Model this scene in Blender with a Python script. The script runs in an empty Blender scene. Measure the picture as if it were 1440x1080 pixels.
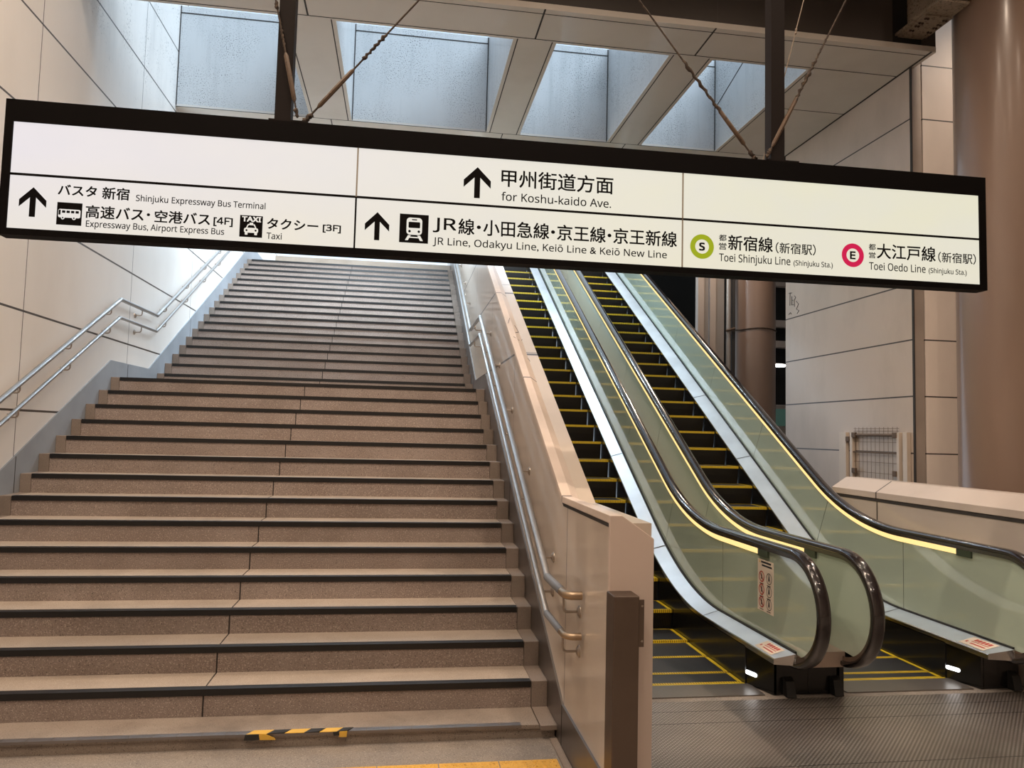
import bpy, bmesh, math, random
from mathutils import Vector, Matrix, Euler
random.seed(7)
SC = bpy.context.scene
COL = SC.collection
PI = math.pi

# ------------------------------------------------------------------ camera, world, lamps, exposure
def rot(yaw, pitch, roll):
    return Matrix.Rotation(yaw, 3, 'Z') @ Matrix.Rotation(pitch, 3, 'X') @ Matrix.Rotation(roll, 3, 'Y')
_R = rot(-0.1476, 0.0668, -0.0246)
cam_d = bpy.data.cameras.new('camera')
cam_d.sensor_width = 36.0
cam_d.lens = 1043.8 / 1440 * 36
cam_d.clip_end = 200
cam = bpy.data.objects.new('camera', cam_d)
COL.objects.link(cam)
_r, _f, _u = _R.col[0], _R.col[1], _R.col[2]
M4 = Matrix(((_r[0], _u[0], -_f[0], -0.8201), (_r[1], _u[1], -_f[1], -4.1572), (_r[2], _u[2], -_f[2], 1.6146), (0, 0, 0, 1)))
cam.matrix_world = M4
SC.camera = cam

w = bpy.data.worlds.new('sky')
SC.world = w
w.use_nodes = True
bg = w.node_tree.nodes['Background']
bg.inputs[0].default_value = (0.74, 0.87, 1.0, 1)
bg.inputs[1].default_value = 1.35

SC.view_settings.view_transform = 'Standard'
SC.view_settings.look = 'None'
SC.view_settings.exposure = 0.0
SC.view_settings.gamma = 1.0
SC.view_settings.use_curve_mapping = False

WARM = (1.0, 0.80, 0.62)
def lamp(x, y, z, power, r=0.05, color=WARM, spot=2.6, name='downlight'):
    d = bpy.data.lights.new(name, 'SPOT')
    d.energy = power; d.color = color; d.shadow_soft_size = r
    d.spot_size = spot; d.spot_blend = 0.7
    o = bpy.data.objects.new(name, d); COL.objects.link(o)
    o.location = (x, y, z)
    return o
for ly, e in ((-6.4, 110), (-4.0, 120), (-1.7, 170), (0.2, 190)):
    for lx, k in ((-2.6, 1.65), (-0.8, 1.0), (1.0, 0.95), (2.8, 0.8), (5.2, 0.4)):
        lamp(lx, ly, 6.95, e * k)
lamp(4.4, 7.4, 6.9, 330); lamp(6.4, 1.9, 6.9, 200); lamp(-2.7, 1.7, 6.9, 70)  # first added to light the far column, last to warm the left wall
# bright overcast sky high in front, through the skylights
sd = bpy.data.lights.new('sky_glow', 'SUN'); sd.energy = 7.5; sd.color = (0.80, 0.91, 1.0); sd.angle = math.radians(50)
sun = bpy.data.objects.new('sky_glow', sd); COL.objects.link(sun)
sun.rotation_euler = Vector((-0.50, 0.28, -1.0)).to_track_quat('-Z', 'Y').to_euler()
# unseen cool fill lights, added to brighten the upper flight and glass panels
for lx in (-2.1, -0.7, 0.9):
    d = bpy.data.lights.new('stair_fill', 'AREA'); d.shape = 'RECTANGLE'; d.size = 1.3; d.size_y = 0.12; d.energy = 92; d.color = (0.70, 0.87, 1.0)
    o = bpy.data.objects.new('stair_fill', d); COL.objects.link(o); o.location = (lx, 6.5, 5.66); o.rotation_euler = (math.radians(32), 0, 0)

# ------------------------------------------------------------------ materials
def mat(name, color, rough=0.5, metal=0.0, spec=0.5, coat=0.0, emit=None, strength=0.0):
    m = bpy.data.materials.new(name); m.use_nodes = True
    b = m.node_tree.nodes['Principled BSDF']
    b.inputs['Base Color'].default_value = (*color, 1)
    b.inputs['Roughness'].default_value = rough
    b.inputs['Metallic'].default_value = metal
    b.inputs['Specular IOR Level'].default_value = spec
    b.inputs['Coat Weight'].default_value = coat
    b.inputs['Coat Roughness'].default_value = 0.08
    if emit:
        b.inputs['Emission Color'].default_value = (*emit, 1)
        b.inputs['Emission Strength'].default_value = strength
    return m
def nt(m): return m.node_tree.nodes, m.node_tree.links, m.node_tree.nodes['Principled BSDF']
def math_node(N, L, op, a, b=None, c=None):
    n = N.new('ShaderNodeMath'); n.operation = op
    for i, v in enumerate((a, b, c)):
        if v is None: continue
        if isinstance(v, (int, float)): n.inputs[i].default_value = v
        else: L.new(v, n.inputs[i])
    return n.outputs[0]
def position(N, L):
    g = N.new('ShaderNodeNewGeometry'); s = N.new('ShaderNodeSeparateXYZ'); L.new(g.outputs['Position'], s.inputs[0])
    return g.outputs['Position'], s.outputs
def noise(N, L, vec, scale, detail=3, rough=0.55, stretch=None):
    if stretch:
        mp = N.new('ShaderNodeMapping'); mp.inputs['Scale'].default_value = stretch; L.new(vec, mp.inputs[0]); vec = mp.outputs[0]
    n = N.new('ShaderNodeTexNoise'); n.inputs['Scale'].default_value = scale; n.inputs['Detail'].default_value = detail
    n.inputs['Roughness'].default_value = rough; L.new(vec, n.inputs['Vector']); return n.outputs['Fac']
def ramp(N, L, fac, lo, hi):
    r = N.new('ShaderNodeMapRange'); r.inputs[1].default_value = lo; r.inputs[2].default_value = hi; L.new(fac, r.inputs[0]); return r.outputs[0]
def mix(N, L, fac, a, b):
    n = N.new('ShaderNodeMix'); n.data_type = 'RGBA'
    if isinstance(fac, (int, float)): n.inputs[0].default_value = fac
    else: L.new(fac, n.inputs[0])
    for i, v in ((6, a), (7, b)):
        if isinstance(v, tuple): n.inputs[i].default_value = (*v, 1)
        else: L.new(v, n.inputs[i])
    return n.outputs[2]
def line_mask(N, L, coord, values, wdt):
    acc = None
    for v in values:
        d = math_node(N, L, 'ABSOLUTE', math_node(N, L, 'SUBTRACT', coord, v))
        k = math_node(N, L, 'LESS_THAN', d, wdt)
        acc = k if acc is None else math_node(N, L, 'MAXIMUM', acc, k)
    return acc
def panel_wall(name, color, jy=(), jz=(), jx=(), rough=0.38, wy=0.005, wz=0.009, line=(0.05, 0.04, 0.035), dirt=0.15, dirtcol=(0.30, 0.25, 0.2), mould=0.0, coat=0.2):
    m = mat(name, color, rough, coat=coat)
    N, L, b = nt(m)
    pos, xyz = position(N, L)
    c = mix(N, L, math_node(N, L, 'MULTIPLY', ramp(N, L, noise(N, L, pos, 1.3, 5, 0.6, (1, 1, 0.45)), 0.45, 0.75), dirt), tuple(color), dirtcol)
    if mould:
        sp = ramp(N, L, noise(N, L, pos, 70, 2, 0.5), 0.57, 0.64)
        zone = ramp(N, L, noise(N, L, pos, 1.6, 4, 0.6), 0.38, 0.66)
        streak = ramp(N, L, noise(N, L, pos, 9, 3, 0.6, (1, 1, 0.08)), 0.52, 0.8)
        c = mix(N, L, math_node(N, L, 'MULTIPLY', math_node(N, L, 'MULTIPLY', sp, zone), mould), c, (0.04, 0.04, 0.04))
        c = mix(N, L, math_node(N, L, 'MULTIPLY', streak, mould * 0.3), c, (0.22, 0.23, 0.24))
    mask = None
    for coord, vals, wd in ((xyz[0], jx, wy), (xyz[1], jy, wy), (xyz[2], jz, wz)):
        if vals:
            k = line_mask(N, L, coord, vals, wd)
            mask = k if mask is None else math_node(N, L, 'MAXIMUM', mask, k)
    if mask is not None: c = mix(N, L, mask, c, line)
    L.new(c, b.inputs['Base Color'])
    return m
def speckled(name, base, alt, fleck, rough=0.75, scale=230, dirt=0.35, dirtcol=(0.1, 0.08, 0.06)):
    m = mat(name, base, rough); N, L, b = nt(m)
    pos, xyz = position(N, L)
    c = mix(N, L, ramp(N, L, noise(N, L, pos, 3.0, 4), 0.35, 0.7), base, alt)
    c = mix(N, L, ramp(N, L, noise(N, L, pos, scale, 2, 0.5), 0.56, 0.70), c, fleck)
    c = mix(N, L, ramp(N, L, noise(N, L, pos, scale * 0.8, 2, 0.5, (1.1, 1.2, 1.3)), 0.60, 0.72), c, tuple(x * 0.35 for x in base))
    c = mix(N, L, math_node(N, L, 'MULTIPLY', ramp(N, L, noise(N, L, pos, 1.4, 5, 0.65), 0.5, 0.8), dirt), c, dirtcol)
    L.new(c, b.inputs['Base Color'])
    bp = N.new('ShaderNodeBump'); bp.inputs['Strength'].default_value = 0.15; bp.inputs['Distance'].default_value = 0.002
    L.new(noise(N, L, pos, scale, 2), bp.inputs['Height']); L.new(bp.outputs[0], b.inputs['Normal'])
    return m
def brushed(name, color, rough=0.28, stretch=(1, 60, 60), amount=0.12, scale=6):
    m = mat(name, color, rough, 1.0); N, L, b = nt(m)
    pos, _ = position(N, L)
    n = noise(N, L, pos, scale, 4, 0.6, stretch)
    L.new(math_node(N, L, 'MULTIPLY_ADD', n, amount, rough - amount * 0.5), b.inputs['Roughness'])
    c = mix(N, L, ramp(N, L, noise(N, L, pos, 2.2, 3), 0.35, 0.7), color, tuple(x * 0.82 for x in color))
    L.new(c, b.inputs['Base Color'])
    return m

LZ = [1.705 + 0.79 * i for i in range(-2, 8)]
LY = [2.23 + 2.305 * i for i in range(-5, 6)]
m_left = panel_wall('left_panels', (0.74, 0.71, 0.68), jy=LY, jz=LZ, dirt=0.12, mould=0.0)
def mould_on_left(m):        # black mould spots on the left wall under the skylight
    N, L, b = nt(m); src = b.inputs['Base Color'].links[0].from_socket
    pos, xyz = position(N, L)
    z = math_node(N, L, 'MULTIPLY', ramp(N, L, xyz[2], 4.9, 6.0), ramp(N, L, xyz[1], 2.5, 3.3))
    sp = ramp(N, L, noise(N, L, pos, 34, 4, 0.7), 0.56, 0.63)
    pt = ramp(N, L, noise(N, L, pos, 2.3, 4, 0.6), 0.46, 0.62)
    f = math_node(N, L, 'MULTIPLY', math_node(N, L, 'MULTIPLY', sp, pt), z)
    c = mix(N, L, math_node(N, L, 'MULTIPLY', f, 0.85), src, (0.05, 0.05, 0.05))
    st = ramp(N, L, noise(N, L, pos, 3.2, 4, 0.6, (1, 1.2, 0.15)), 0.5, 0.75)
    c = mix(N, L, math_node(N, L, 'MULTIPLY', math_node(N, L, 'MULTIPLY', st, z), 0.35), c, (0.25, 0.25, 0.25))
    L.new(c, b.inputs['Base Color'])
mould_on_left(m_left)
m_mid = panel_wall('middle_panels', (0.54, 0.46, 0.385), jy=(-0.10, 1.975, 3.66, 5.43, 7.2, 8.9), jz=(2.28, 3.07, 3.86, 4.65), dirt=0.25, rough=0.33, coat=0.35)
m_cope = panel_wall('coping_stone', (0.68, 0.56, 0.48), jy=(0.0, 1.45, 3.3, 5.2, 7.0, 8.8), wy=0.006, dirt=0.45, rough=0.45)
m_right = panel_wall('right_panels', (0.53, 0.44, 0.375), jz=[1.51 + 0.607 * i for i in range(-2, 9)], wz=0.008, dirt=0.5, rough=0.5)
m_face = panel_wall('face_panels', (0.82, 0.72, 0.65), jz=[1.51 + 0.607 * i for i in range(-2, 9)], wz=0.007, dirt=0.2, rough=0.45)
m_low = panel_wall('low_wall_panels', (0.50, 0.435, 0.39), jy=(2.03, 0.2), wy=0.009, dirt=0.3, rough=0.35, coat=0.4)
m_lowcope = panel_wall('low_coping', (0.54, 0.46, 0.41), jy=(2.03, 0.2), wy=0.008, dirt=0.45, rough=0.5)
m_soffit = panel_wall('soffit_panels', (0.62, 0.58, 0.53), dirt=0.2, rough=0.5)
m_well = panel_wall('well_panels', (0.53, 0.535, 0.54), dirt=0.25, dirtcol=(0.3, 0.31, 0.32), mould=0.9, rough=0.5)
m_joint = mat('joint_dark', (0.035, 0.03, 0.028), 0.8)
m_fascia = panel_wall('fascia_paint', (0.042, 0.032, 0.027), jx=(0.43, 2.19), wy=0.008, dirt=0.4, dirtcol=(0.04, 0.03, 0.02), rough=0.55)
m_dark = mat('void_dark', (0.012, 0.011, 0.01), 0.9)  # shade of the void and beam opening put into a near-black colour
m_cceil = mat('concourse_ceiling', (0.30, 0.27, 0.24), 0.8)
m_cwall = mat('concourse_wall', (0.42, 0.36, 0.31), 0.6)
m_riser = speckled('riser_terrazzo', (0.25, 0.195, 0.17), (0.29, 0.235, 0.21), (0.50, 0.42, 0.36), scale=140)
m_tread = speckled('tread_terrazzo', (0.36, 0.295, 0.24), (0.42, 0.35, 0.29), (0.52, 0.45, 0.38), dirt=0.3)  # lighter than the riser: dust, plus overhead light put into the colour
m_block = speckled('end_block_stone', (0.215, 0.17, 0.14), (0.25, 0.2, 0.17), (0.3, 0.25, 0.21), scale=300, dirt=0.5)
m_strip = mat('black_rubber', (0.008, 0.007, 0.007), 0.42)
m_kick = speckled('foot_stone', (0.25, 0.2, 0.165), (0.30, 0.25, 0.21), (0.36, 0.31, 0.26), dirt=0.8, dirtcol=(0.08, 0.06, 0.05), scale=160)
m_floor = speckled('floor_stone', (0.27, 0.23, 0.195), (0.2, 0.175, 0.16), (0.40, 0.36, 0.31), dirt=0.6, dirtcol=(0.1, 0.09, 0.085), scale=150)
m_metalnose = brushed('grey_metal_nosing', (0.32, 0.29, 0.28), 0.45)
m_skirt_l = brushed('skirting_steel', (0.33, 0.36, 0.40), 0.5, (60, 1, 1))
m_skirt_l.node_tree.nodes['Principled BSDF'].inputs['Metallic'].default_value = 0.25
m_skirt_r = brushed('skirting_steel_dark', (0.30, 0.28, 0.27), 0.40, (60, 1, 1))
m_rail = brushed('stainless_rail', (0.50, 0.50, 0.50), 0.36, (30, 30, 30))
m_sleeve = mat('grey_rail_sleeve', (0.16, 0.17, 0.19), 0.45)
m_brass = mat('worn_brass_end', (0.44, 0.33, 0.23), 0.38, 1.0)
m_bracket = mat('bracket_metal', (0.42, 0.36, 0.31), 0.35, 1.0)
m_deck = brushed('deck_steel', (0.80, 0.83, 0.86), 0.46, (1, 14, 14), 0.10, 1.2)
m_rim = mat('deck_rim_steel', (0.66, 0.64, 0.62), 0.18, 1.0)
m_skirtp = mat('skirt_black', (0.006, 0.006, 0.006), 0.25, coat=0.3)
m_gasket = mat('gasket_black', (0.01, 0.01, 0.01), 0.6)
m_rubber = mat('handrail_rubber', (0.016, 0.012, 0.012), 0.16, spec=0.6, coat=0.5)
m_guide = mat('handrail_guide', (0.30, 0.26, 0.24), 0.25, 1.0)
m_led = mat('light_strip', (0.1, 0.08, 0.05), 0.5, emit=(1.0, 0.70, 0.27), strength=1.25)
m_oval = mat('comb_light', (1, 1, 1), 0.5, emit=(0.95, 0.98, 1.0), strength=5.0)
m_yellow = mat('step_yellow', (0.62, 0.45, 0.012), 0.5)
m_outer = mat('outer_deck', (0.42, 0.33, 0.27), 0.4, 0.6)
m_endcap = mat('strip_end_cap', (0.05, 0.07, 0.045), 0.4)
m_frame = mat('sign_frame', (0.004, 0.003, 0.003), 0.6, spec=0.06)
m_ink = mat('sign_ink', (0.006, 0.005, 0.005), 0.7, spec=0.05)
m_seam = mat('panel_seam', (0.30, 0.27, 0.22), 0.6)
m_post = mat('sign_post', (0.014, 0.010, 0.009), 0.6, spec=0.1)
m_rust = speckled('rusty_wire', (0.03, 0.018, 0.012), (0.05, 0.03, 0.02), (0.12, 0.08, 0.05), scale=60, rough=0.85)
m_copper = speckled('old_turnbuckle', (0.07, 0.04, 0.024), (0.11, 0.065, 0.035), (0.08, 0.04, 0.02), scale=40, rough=0.6)
m_rope = mat('pale_cord', (0.28, 0.22, 0.17), 0.8)
m_beam = speckled('beam_paint', (0.30, 0.24, 0.18), (0.2, 0.15, 0.11), (0.12, 0.07, 0.04), scale=40, dirt=0.6, dirtcol=(0.06, 0.03, 0.015))
m_bolt = mat('rusty_bolt', (0.06, 0.035, 0.025), 0.7, 0.5)
m_white = mat('label_white', (0.72, 0.62, 0.52), 0.5)
m_red = mat('label_red', (0.42, 0.035, 0.025), 0.5)
m_navy = mat('label_dark', (0.02, 0.02, 0.03), 0.5)
m_steelpost = brushed('dark_brushed_post', (0.20, 0.155, 0.13), 0.38, (40, 40, 1))
m_cornice = brushed('corner_steel', (0.44, 0.37, 0.32), 0.45, (40, 40, 1))
m_cornice.node_tree.nodes['Principled BSDF'].inputs['Metallic'].default_value = 0.2
m_gatep = panel_wall('gate_paint', (0.58, 0.49, 0.41), dirt=0.3, rough=0.5)
m_wire = mat('gate_wire', (0.16, 0.11, 0.08), 0.7, 0.5)
m_pipe = mat('pipe_grey', (0.34, 0.30, 0.27), 0.35, 0.3)
m_postb = panel_wall('beige_post', (0.45, 0.36, 0.30), rough=0.5)
m_graf = mat('marker_ink', (0.06, 0.05, 0.05), 0.7)
m_green = mat('machine_lit', (0.05, 0.1, 0.08), 0.4, emit=(0.25, 0.55, 0.45), strength=0.07)
m_lampw = mat('lamp_lit', (1, 1, 1), 0.5, emit=(1, 0.97, 0.9), strength=8)
m_tape_y = mat('tape_yellow', (0.70, 0.42, 0.06), 0.5)
m_tape_k = mat('tape_black', (0.02, 0.02, 0.02), 0.45)

# escalator balustrade panels: translucent green-grey coated glass
m_glass = mat('green_glass_panel', (0.45, 0.53, 0.435), 0.06, spec=0.9, coat=1.0)
m_glass.node_tree.nodes['Principled BSDF'].inputs['Coat IOR'].default_value = 2.0
m_glass.node_tree.nodes['Principled BSDF'].inputs['Coat Roughness'].default_value = 0.03

# big columns: glossy brown enamel
def column_mat(name, c):
    m = mat(name, c, 0.34, coat=0.35); N, L, b = nt(m)
    pos, _ = position(N, L)
    cc = mix(N, L, ramp(N, L, noise(N, L, pos, 1.5, 4, 0.5, (1, 1, 0.2)), 0.4, 0.7), c, tuple(x * 0.8 for x in c))
    L.new(cc, b.inputs['Base Color']); b.inputs['Coat Roughness'].default_value = 0.18
    return m
m_column = column_mat('column_enamel', (0.24, 0.16, 0.12))

# yellow tactile tile
m_tactile = speckled('tactile_yellow', (0.66, 0.36, 0.05), (0.72, 0.42, 0.08), (0.5, 0.26, 0.04), scale=120, dirt=0.4, dirtcol=(0.3, 0.16, 0.05), rough=0.6)

# studded landing plate
def plate_mat():
    m = mat('studded_plate', (0.34, 0.29, 0.26), 0.36, 0.85); N, L, b = nt(m)
    pos, xyz = position(N, L)
    k = 2 * PI / 0.026
    sx = math_node(N, L, 'SINE', math_node(N, L, 'MULTIPLY', xyz[0], k))
    sy = math_node(N, L, 'SINE', math_node(N, L, 'MULTIPLY', xyz[1], k))
    p = math_node(N, L, 'MULTIPLY', sx, sy)
    st = ramp(N, L, p, 0.05, 0.45)
    c = mix(N, L, st, (0.24, 0.205, 0.185), (0.56, 0.51, 0.47))
    c = mix(N, L, math_node(N, L, 'MULTIPLY', ramp(N, L, noise(N, L, pos, 1.2, 4), 0.45, 0.7), 0.5), c, (0.16, 0.12, 0.10))
    c = mix(N, L, line_mask(N, L, xyz[1], (0.21, 0.03, -0.55), 0.003), c, (0.03, 0.025, 0.02))
    L.new(c, b.inputs['Base Color'])
    bp = N.new('ShaderNodeBump'); bp.inputs['Strength'].default_value = 0.6; bp.inputs['Distance'].default_value = 0.003
    L.new(st, bp.inputs['Height']); L.new(bp.outputs[0], b.inputs['Normal'])
    return m
m_plate = plate_mat()
# ribbed step tread (fine grooves running up the escalator)
def ribbed(name, c, axis=0, pitch=0.009, metal=0.6, rough=0.4):
    m = mat(name, c, rough, metal); N, L, b = nt(m)
    pos, xyz = position(N, L)
    s = math_node(N, L, 'SINE', math_node(N, L, 'MULTIPLY', xyz[axis], 2 * PI / pitch))
    L.new(mix(N, L, ramp(N, L, s, -0.3, 0.3), tuple(x * 0.35 for x in c), tuple(c)), b.inputs['Base Color'])
    return m
m_steptread = ribbed('step_tread', (0.085, 0.085, 0.09))
m_stepriser = ribbed('step_riser', (0.028, 0.024, 0.022))
m_comb = ribbed('comb_plate', (0.30, 0.27, 0.25), rough=0.35)
m_yedge = ribbed('step_yellow_ribbed', (0.72, 0.50, 0.02), metal=0.0, pitch=0.018, rough=0.45)

# lit sign face
def sign_mat():
    m = bpy.data.materials.new('lit_sign_face'); m.use_nodes = True
    N, L, b = nt(m)
    pos, xyz = position(N, L)
    t = ramp(N, L, xyz[0], -2.8, 1.2)
    c = mix(N, L, t, (0.86, 0.81, 0.84), (0.83, 0.80, 0.62))
    lowz = ramp(N, L, xyz[2], 2.95, 2.55)
    c = mix(N, L, math_node(N, L, 'MULTIPLY', lowz, 0.6), c, (0.86, 0.80, 0.63))
    n = ramp(N, L, noise(N, L, pos, 2.2, 3, 0.5, (1, 1, 1.6)), 0.3, 0.7)
    c = mix(N, L, math_node(N, L, 'MULTIPLY', n, 0.22), c, (0.72, 0.72, 0.80))
    b.inputs['Base Color'].default_value = (0.05, 0.05, 0.05, 1)
    b.inputs['Roughness'].default_value = 0.4
    L.new(c, b.inputs['Emission Color']); b.inputs['Emission Strength'].default_value = 0.92
    return m
m_face_lit = sign_mat()
m_lime = mat('line_ring_green', (0.0, 0.0, 0.0), 0.6, emit=(0.36, 0.42, 0.005), strength=0.9)
m_mag = mat('line_ring_magenta', (0.0, 0.0, 0.0), 0.6, emit=(0.68, 0.004, 0.075), strength=0.9)

# ------------------------------------------------------------------ mesh helpers
class MB:
    def __init__(s): s.v = []; s.f = []; s.m = []
    def add(s, verts, faces, mi=0):
        o = len(s.v); s.v += [tuple(p) for p in verts]
        for f in faces: s.f.append([o + i for i in f]); s.m.append(mi)
        return s
    def box(s, x0, x1, y0, y1, z0, z1, mi=0):
        v = [(x, y, z) for z in (z0, z1) for y in (y0, y1) for x in (x0, x1)]
        return s.add(v, [(0, 2, 3, 1), (4, 5, 7, 6), (0, 1, 5, 4), (2, 6, 7, 3), (0, 4, 6, 2), (1, 3, 7, 5)], mi)
    def prism(s, poly, a0, a1, axis='x', mi=0):
        n = len(poly)
        def P(p, a):
            return {'x': (a, p[0], p[1]), 'y': (p[0], a, p[1]), 'z': (p[0], p[1], a)}[axis]
        v = [P(p, a0) for p in poly] + [P(p, a1) for p in poly]
        f = [tuple(range(n)), tuple(range(2 * n - 1, n - 1, -1))] + [(i, (i + 1) % n, n + (i + 1) % n, n + i) for i in range(n)]
        return s.add(v, f, mi)
    def strip(s, A, B, mi=0):
        n = len(A)
        return s.add(list(A) + list(B), [(i, i + 1, n + i + 1, n + i) for i in range(n - 1)], mi)
    def sheet(s, A, B, thick, mi=0):
        # two rails A, B (lists of points) given a thickness along +x
        n = len(A); t = Vector((thick, 0, 0))
        v = [Vector(p) - t / 2 for p in A] + [Vector(p) - t / 2 for p in B] + [Vector(p) + t / 2 for p in A] + [Vector(p) + t / 2 for p in B]
        f = []
        for i in range(n - 1):
            f += [(i, i + 1, n + i + 1, n + i), (2 * n + i, 3 * n + i, 3 * n + i + 1, 2 * n + i + 1),
                  (i, 2 * n + i, 2 * n + i + 1, i + 1), (n + i, n + i + 1, 3 * n + i + 1, 3 * n + i)]
        f += [(0, n, 3 * n, 2 * n), (n - 1, 3 * n - 1, 4 * n - 1, 2 * n - 1)]
        return s.add(v, f, mi)
    def sweep(s, rings, mi=0, cap=True):
        n = len(rings[0]); o = len(s.v)
        v = [p for r in rings for p in r]
        f = []
        for k in range(len(rings) - 1):
            for i in range(n):
                f.append((k * n + i, k * n + (i + 1) % n, (k + 1) * n + (i + 1) % n, (k + 1) * n + i))
        if cap: f += [tuple(range(n)), tuple(range((len(rings) - 1) * n, len(rings) * n))]
        return s.add(v, f, mi)
    def tube(s, pts, r, seg=10, mi=0, cap=True):
        pts = [Vector(p) for p in pts]; rings = []
        up = None
        for i, p in enumerate(pts):
            t = (pts[min(i + 1, len(pts) - 1)] - pts[max(i - 1, 0)]).normalized()
            if up is None:
                up = Vector((0, 0, 1)) if abs(t.z) < 0.9 else Vector((1, 0, 0))
            a = t.cross(up).normalized(); b = a.cross(t).normalized(); up = b
            rr = r[i] if isinstance(r, (list, tuple)) else r
            rings.append([p + a * math.cos(2 * PI * k / seg) * rr + b * math.sin(2 * PI * k / seg) * rr for k in range(seg)])
        return s.sweep(rings, mi, cap)
    def build(s, name, mats, parent=None, smooth=False, bevel=0.0, angle=35):
        me = bpy.data.meshes.new(name); me.from_pydata(s.v, [], s.f)
        for m in (mats if isinstance(mats, (list, tuple)) else [mats]): me.materials.append(m)
        for p, mi in zip(me.polygons, s.m): p.material_index = mi
        bm = bmesh.new(); bm.from_mesh(me); bmesh.ops.recalc_face_normals(bm, faces=bm.faces); bm.to_mesh(me); bm.free()
        if smooth:
            for p in me.polygons: p.use_smooth = True
            me.set_sharp_from_angle(angle=math.radians(angle))
        o = bpy.data.objects.new(name, me); COL.objects.link(o)
        if parent: o.parent = parent
        if bevel:
            b = o.modifiers.new('bevel', 'BEVEL'); b.width = bevel; b.segments = 2; b.limit_method = 'ANGLE'; b.angle_limit = math.radians(40)
        return o
def thing(name, label, cat, loc=(0, 0, 0), group=None, rotz=0.0):
    o = bpy.data.objects.new(name, None); COL.objects.link(o)
    o.empty_display_size = 0.1
    o.location = loc; o.rotation_euler = (0, 0, rotz)
    o['label'] = label; o['category'] = cat
    if group: o['group'] = group
    return o
def tag(o, label, cat, group=None):
    o['label'] = label; o['category'] = cat
    if group: o['group'] = group
    return o
def keep(o, parent):          # parent a mesh written in world coordinates to an Empty placed elsewhere
    o.parent = parent
    o.matrix_parent_inverse = Matrix.LocRotScale(parent.location, parent.rotation_euler, None).inverted()
    return o
def structure(o, label=None, cat=None):
    o['kind'] = 'structure'
    if label: o['label'] = label
    if cat: o['category'] = cat
    return o
def arc(cx, cy, r, a0, a1, n):
    return [(cx + r * math.cos(a0 + (a1 - a0) * i / n), cy + r * math.sin(a0 + (a1 - a0) * i / n)) for i in range(n + 1)]

# ------------------------------------------------------------------ measures of the place
XL, XR = -3.825, 0.112           # faces of the left wall and of the middle wall
T, RI = 0.2914, 0.15             # lower flight tread and riser
NLOW = 14
LAND = 1.4556
T2, R2 = 0.2859, 0.1505          # upper flight
NUP = 18
SX0, SX1 = -3.727, 0.0           # ends of the nosing strips
ZF = -0.025                      # escalator landing
ZS = -0.075                      # floor at the stair foot
Y14 = NLOW * T; YU0 = Y14 + LAND; ZL = NLOW * RI
YTOP = YU0 + (NUP - 1) * T2; ZTOP = ZL + NUP * R2

# ------------------------------------------------------------------ setting: floor, walls, ceiling
b = MB()
b.box(XL, 0.30, -9, 0.30, -0.30, ZS)
b.box(0.30, 9.5, -9, 13, -0.30, ZF - 0.004)
structure(b.build('floor', m_floor), 'worn grey brown stone floor at the foot of the stairs', 'floor')

wl = MB().box(XL - 0.25, XL, -9, 14, -0.3, 7.25).build('wall_left', m_left)
structure(wl, 'tall pale panelled wall on the left side of the stairs', 'wall')

def stairline(y, off):            # height of a line running parallel to the nosings
    if y <= Y14 - 0.02: return RI / T * y + off
    if y <= YU0 - 0.30: return ZL + off - 0.02
    return ZL + R2 + R2 / T2 * (y - YU0) + off
sk = [(-0.10, 0.150), (Y14 - 0.02, ZL + 0.175), (YU0 - 0.30, ZL + 0.182), (YTOP + 0.3, ZTOP + 0.35), (13.9, ZTOP + 0.35)]
def skirting(name, x0, x1, m, y_front, ztop):
    poly = [(y_front, ZS), (y_front, ztop)] + sk[0:] + [(13.9, ZTOP - 0.2), (YTOP, ZTOP - 0.5), (YU0, ZL - 0.4), (Y14, ZL - 0.5), (0.3, ZS)]
    o = MB().prism(poly, x0, x1).build(name, m, None)
    return o
bl = skirting('baseboard_left', XL, XL + 0.012, m_skirt_l, -8.9, 0.15)
structure(bl, 'blue grey steel skirting stepping up along the left wall', 'baseboard')
br = skirting('baseboard_right', XR - 0.012, XR, m_skirt_r, -0.955, 0.14)
structure(br, 'dark steel skirting climbing beside the stairs on the middle wall', 'baseboard')
for nm, x0, x1, par in (('skirting_joint', XL + 0.012, XL + 0.0135, bl), ('skirting_joint', XR - 0.0135, XR - 0.012, br)):
    for y in ((2.245, 4.54, 6.86) if x0 < 0 else (-0.103, 2.0, 5.43)):
        MB().box(x0, x1, y - 0.004, y + 0.004, stairline(y, -0.1) if y > 0 else ZS, (stairline(y, 0.185) if y > 0 else 0.148)).build(nm, m_joint, par)

# middle wall between stairs and escalators: flat end, then rising coping with a sloped shoulder
WS = 0.54
def wtop(y): return 1.268 if y <= 0 else 1.268 + WS * y
WX1 = 0.297
yw = 12.5
poly = [(-0.96, -0.2), (-0.96, wtop(0) - 0.035), (0, wtop(0) - 0.035), (yw, wtop(yw) - 0.035), (yw, 3.0), (4.5, -0.2)]
wm = MB().prism(poly, XR, WX1).build('wall_middle', m_mid)
structure(wm, 'beige panelled wall between the stairs and the left escalator', 'wall')
# coping: front edge slightly proud, flat strip then sloped shoulder
cp = MB()
rings = []
for y in (-0.96, 0.0, yw):
    z = wtop(y); zz = z
    d = 0.10
    rings.append([(XR - 0.012, y, zz - 0.035), (XR - 0.012, y, zz), (0.155, y, zz), (WX1 + 0.004, y, zz - d), (WX1 + 0.004, y, zz - d - 0.06), (0.155, y, zz - 0.06)])
cp.sweep(rings)
cope = cp.build('coping', m_cope, wm, bevel=0.003)
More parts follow.
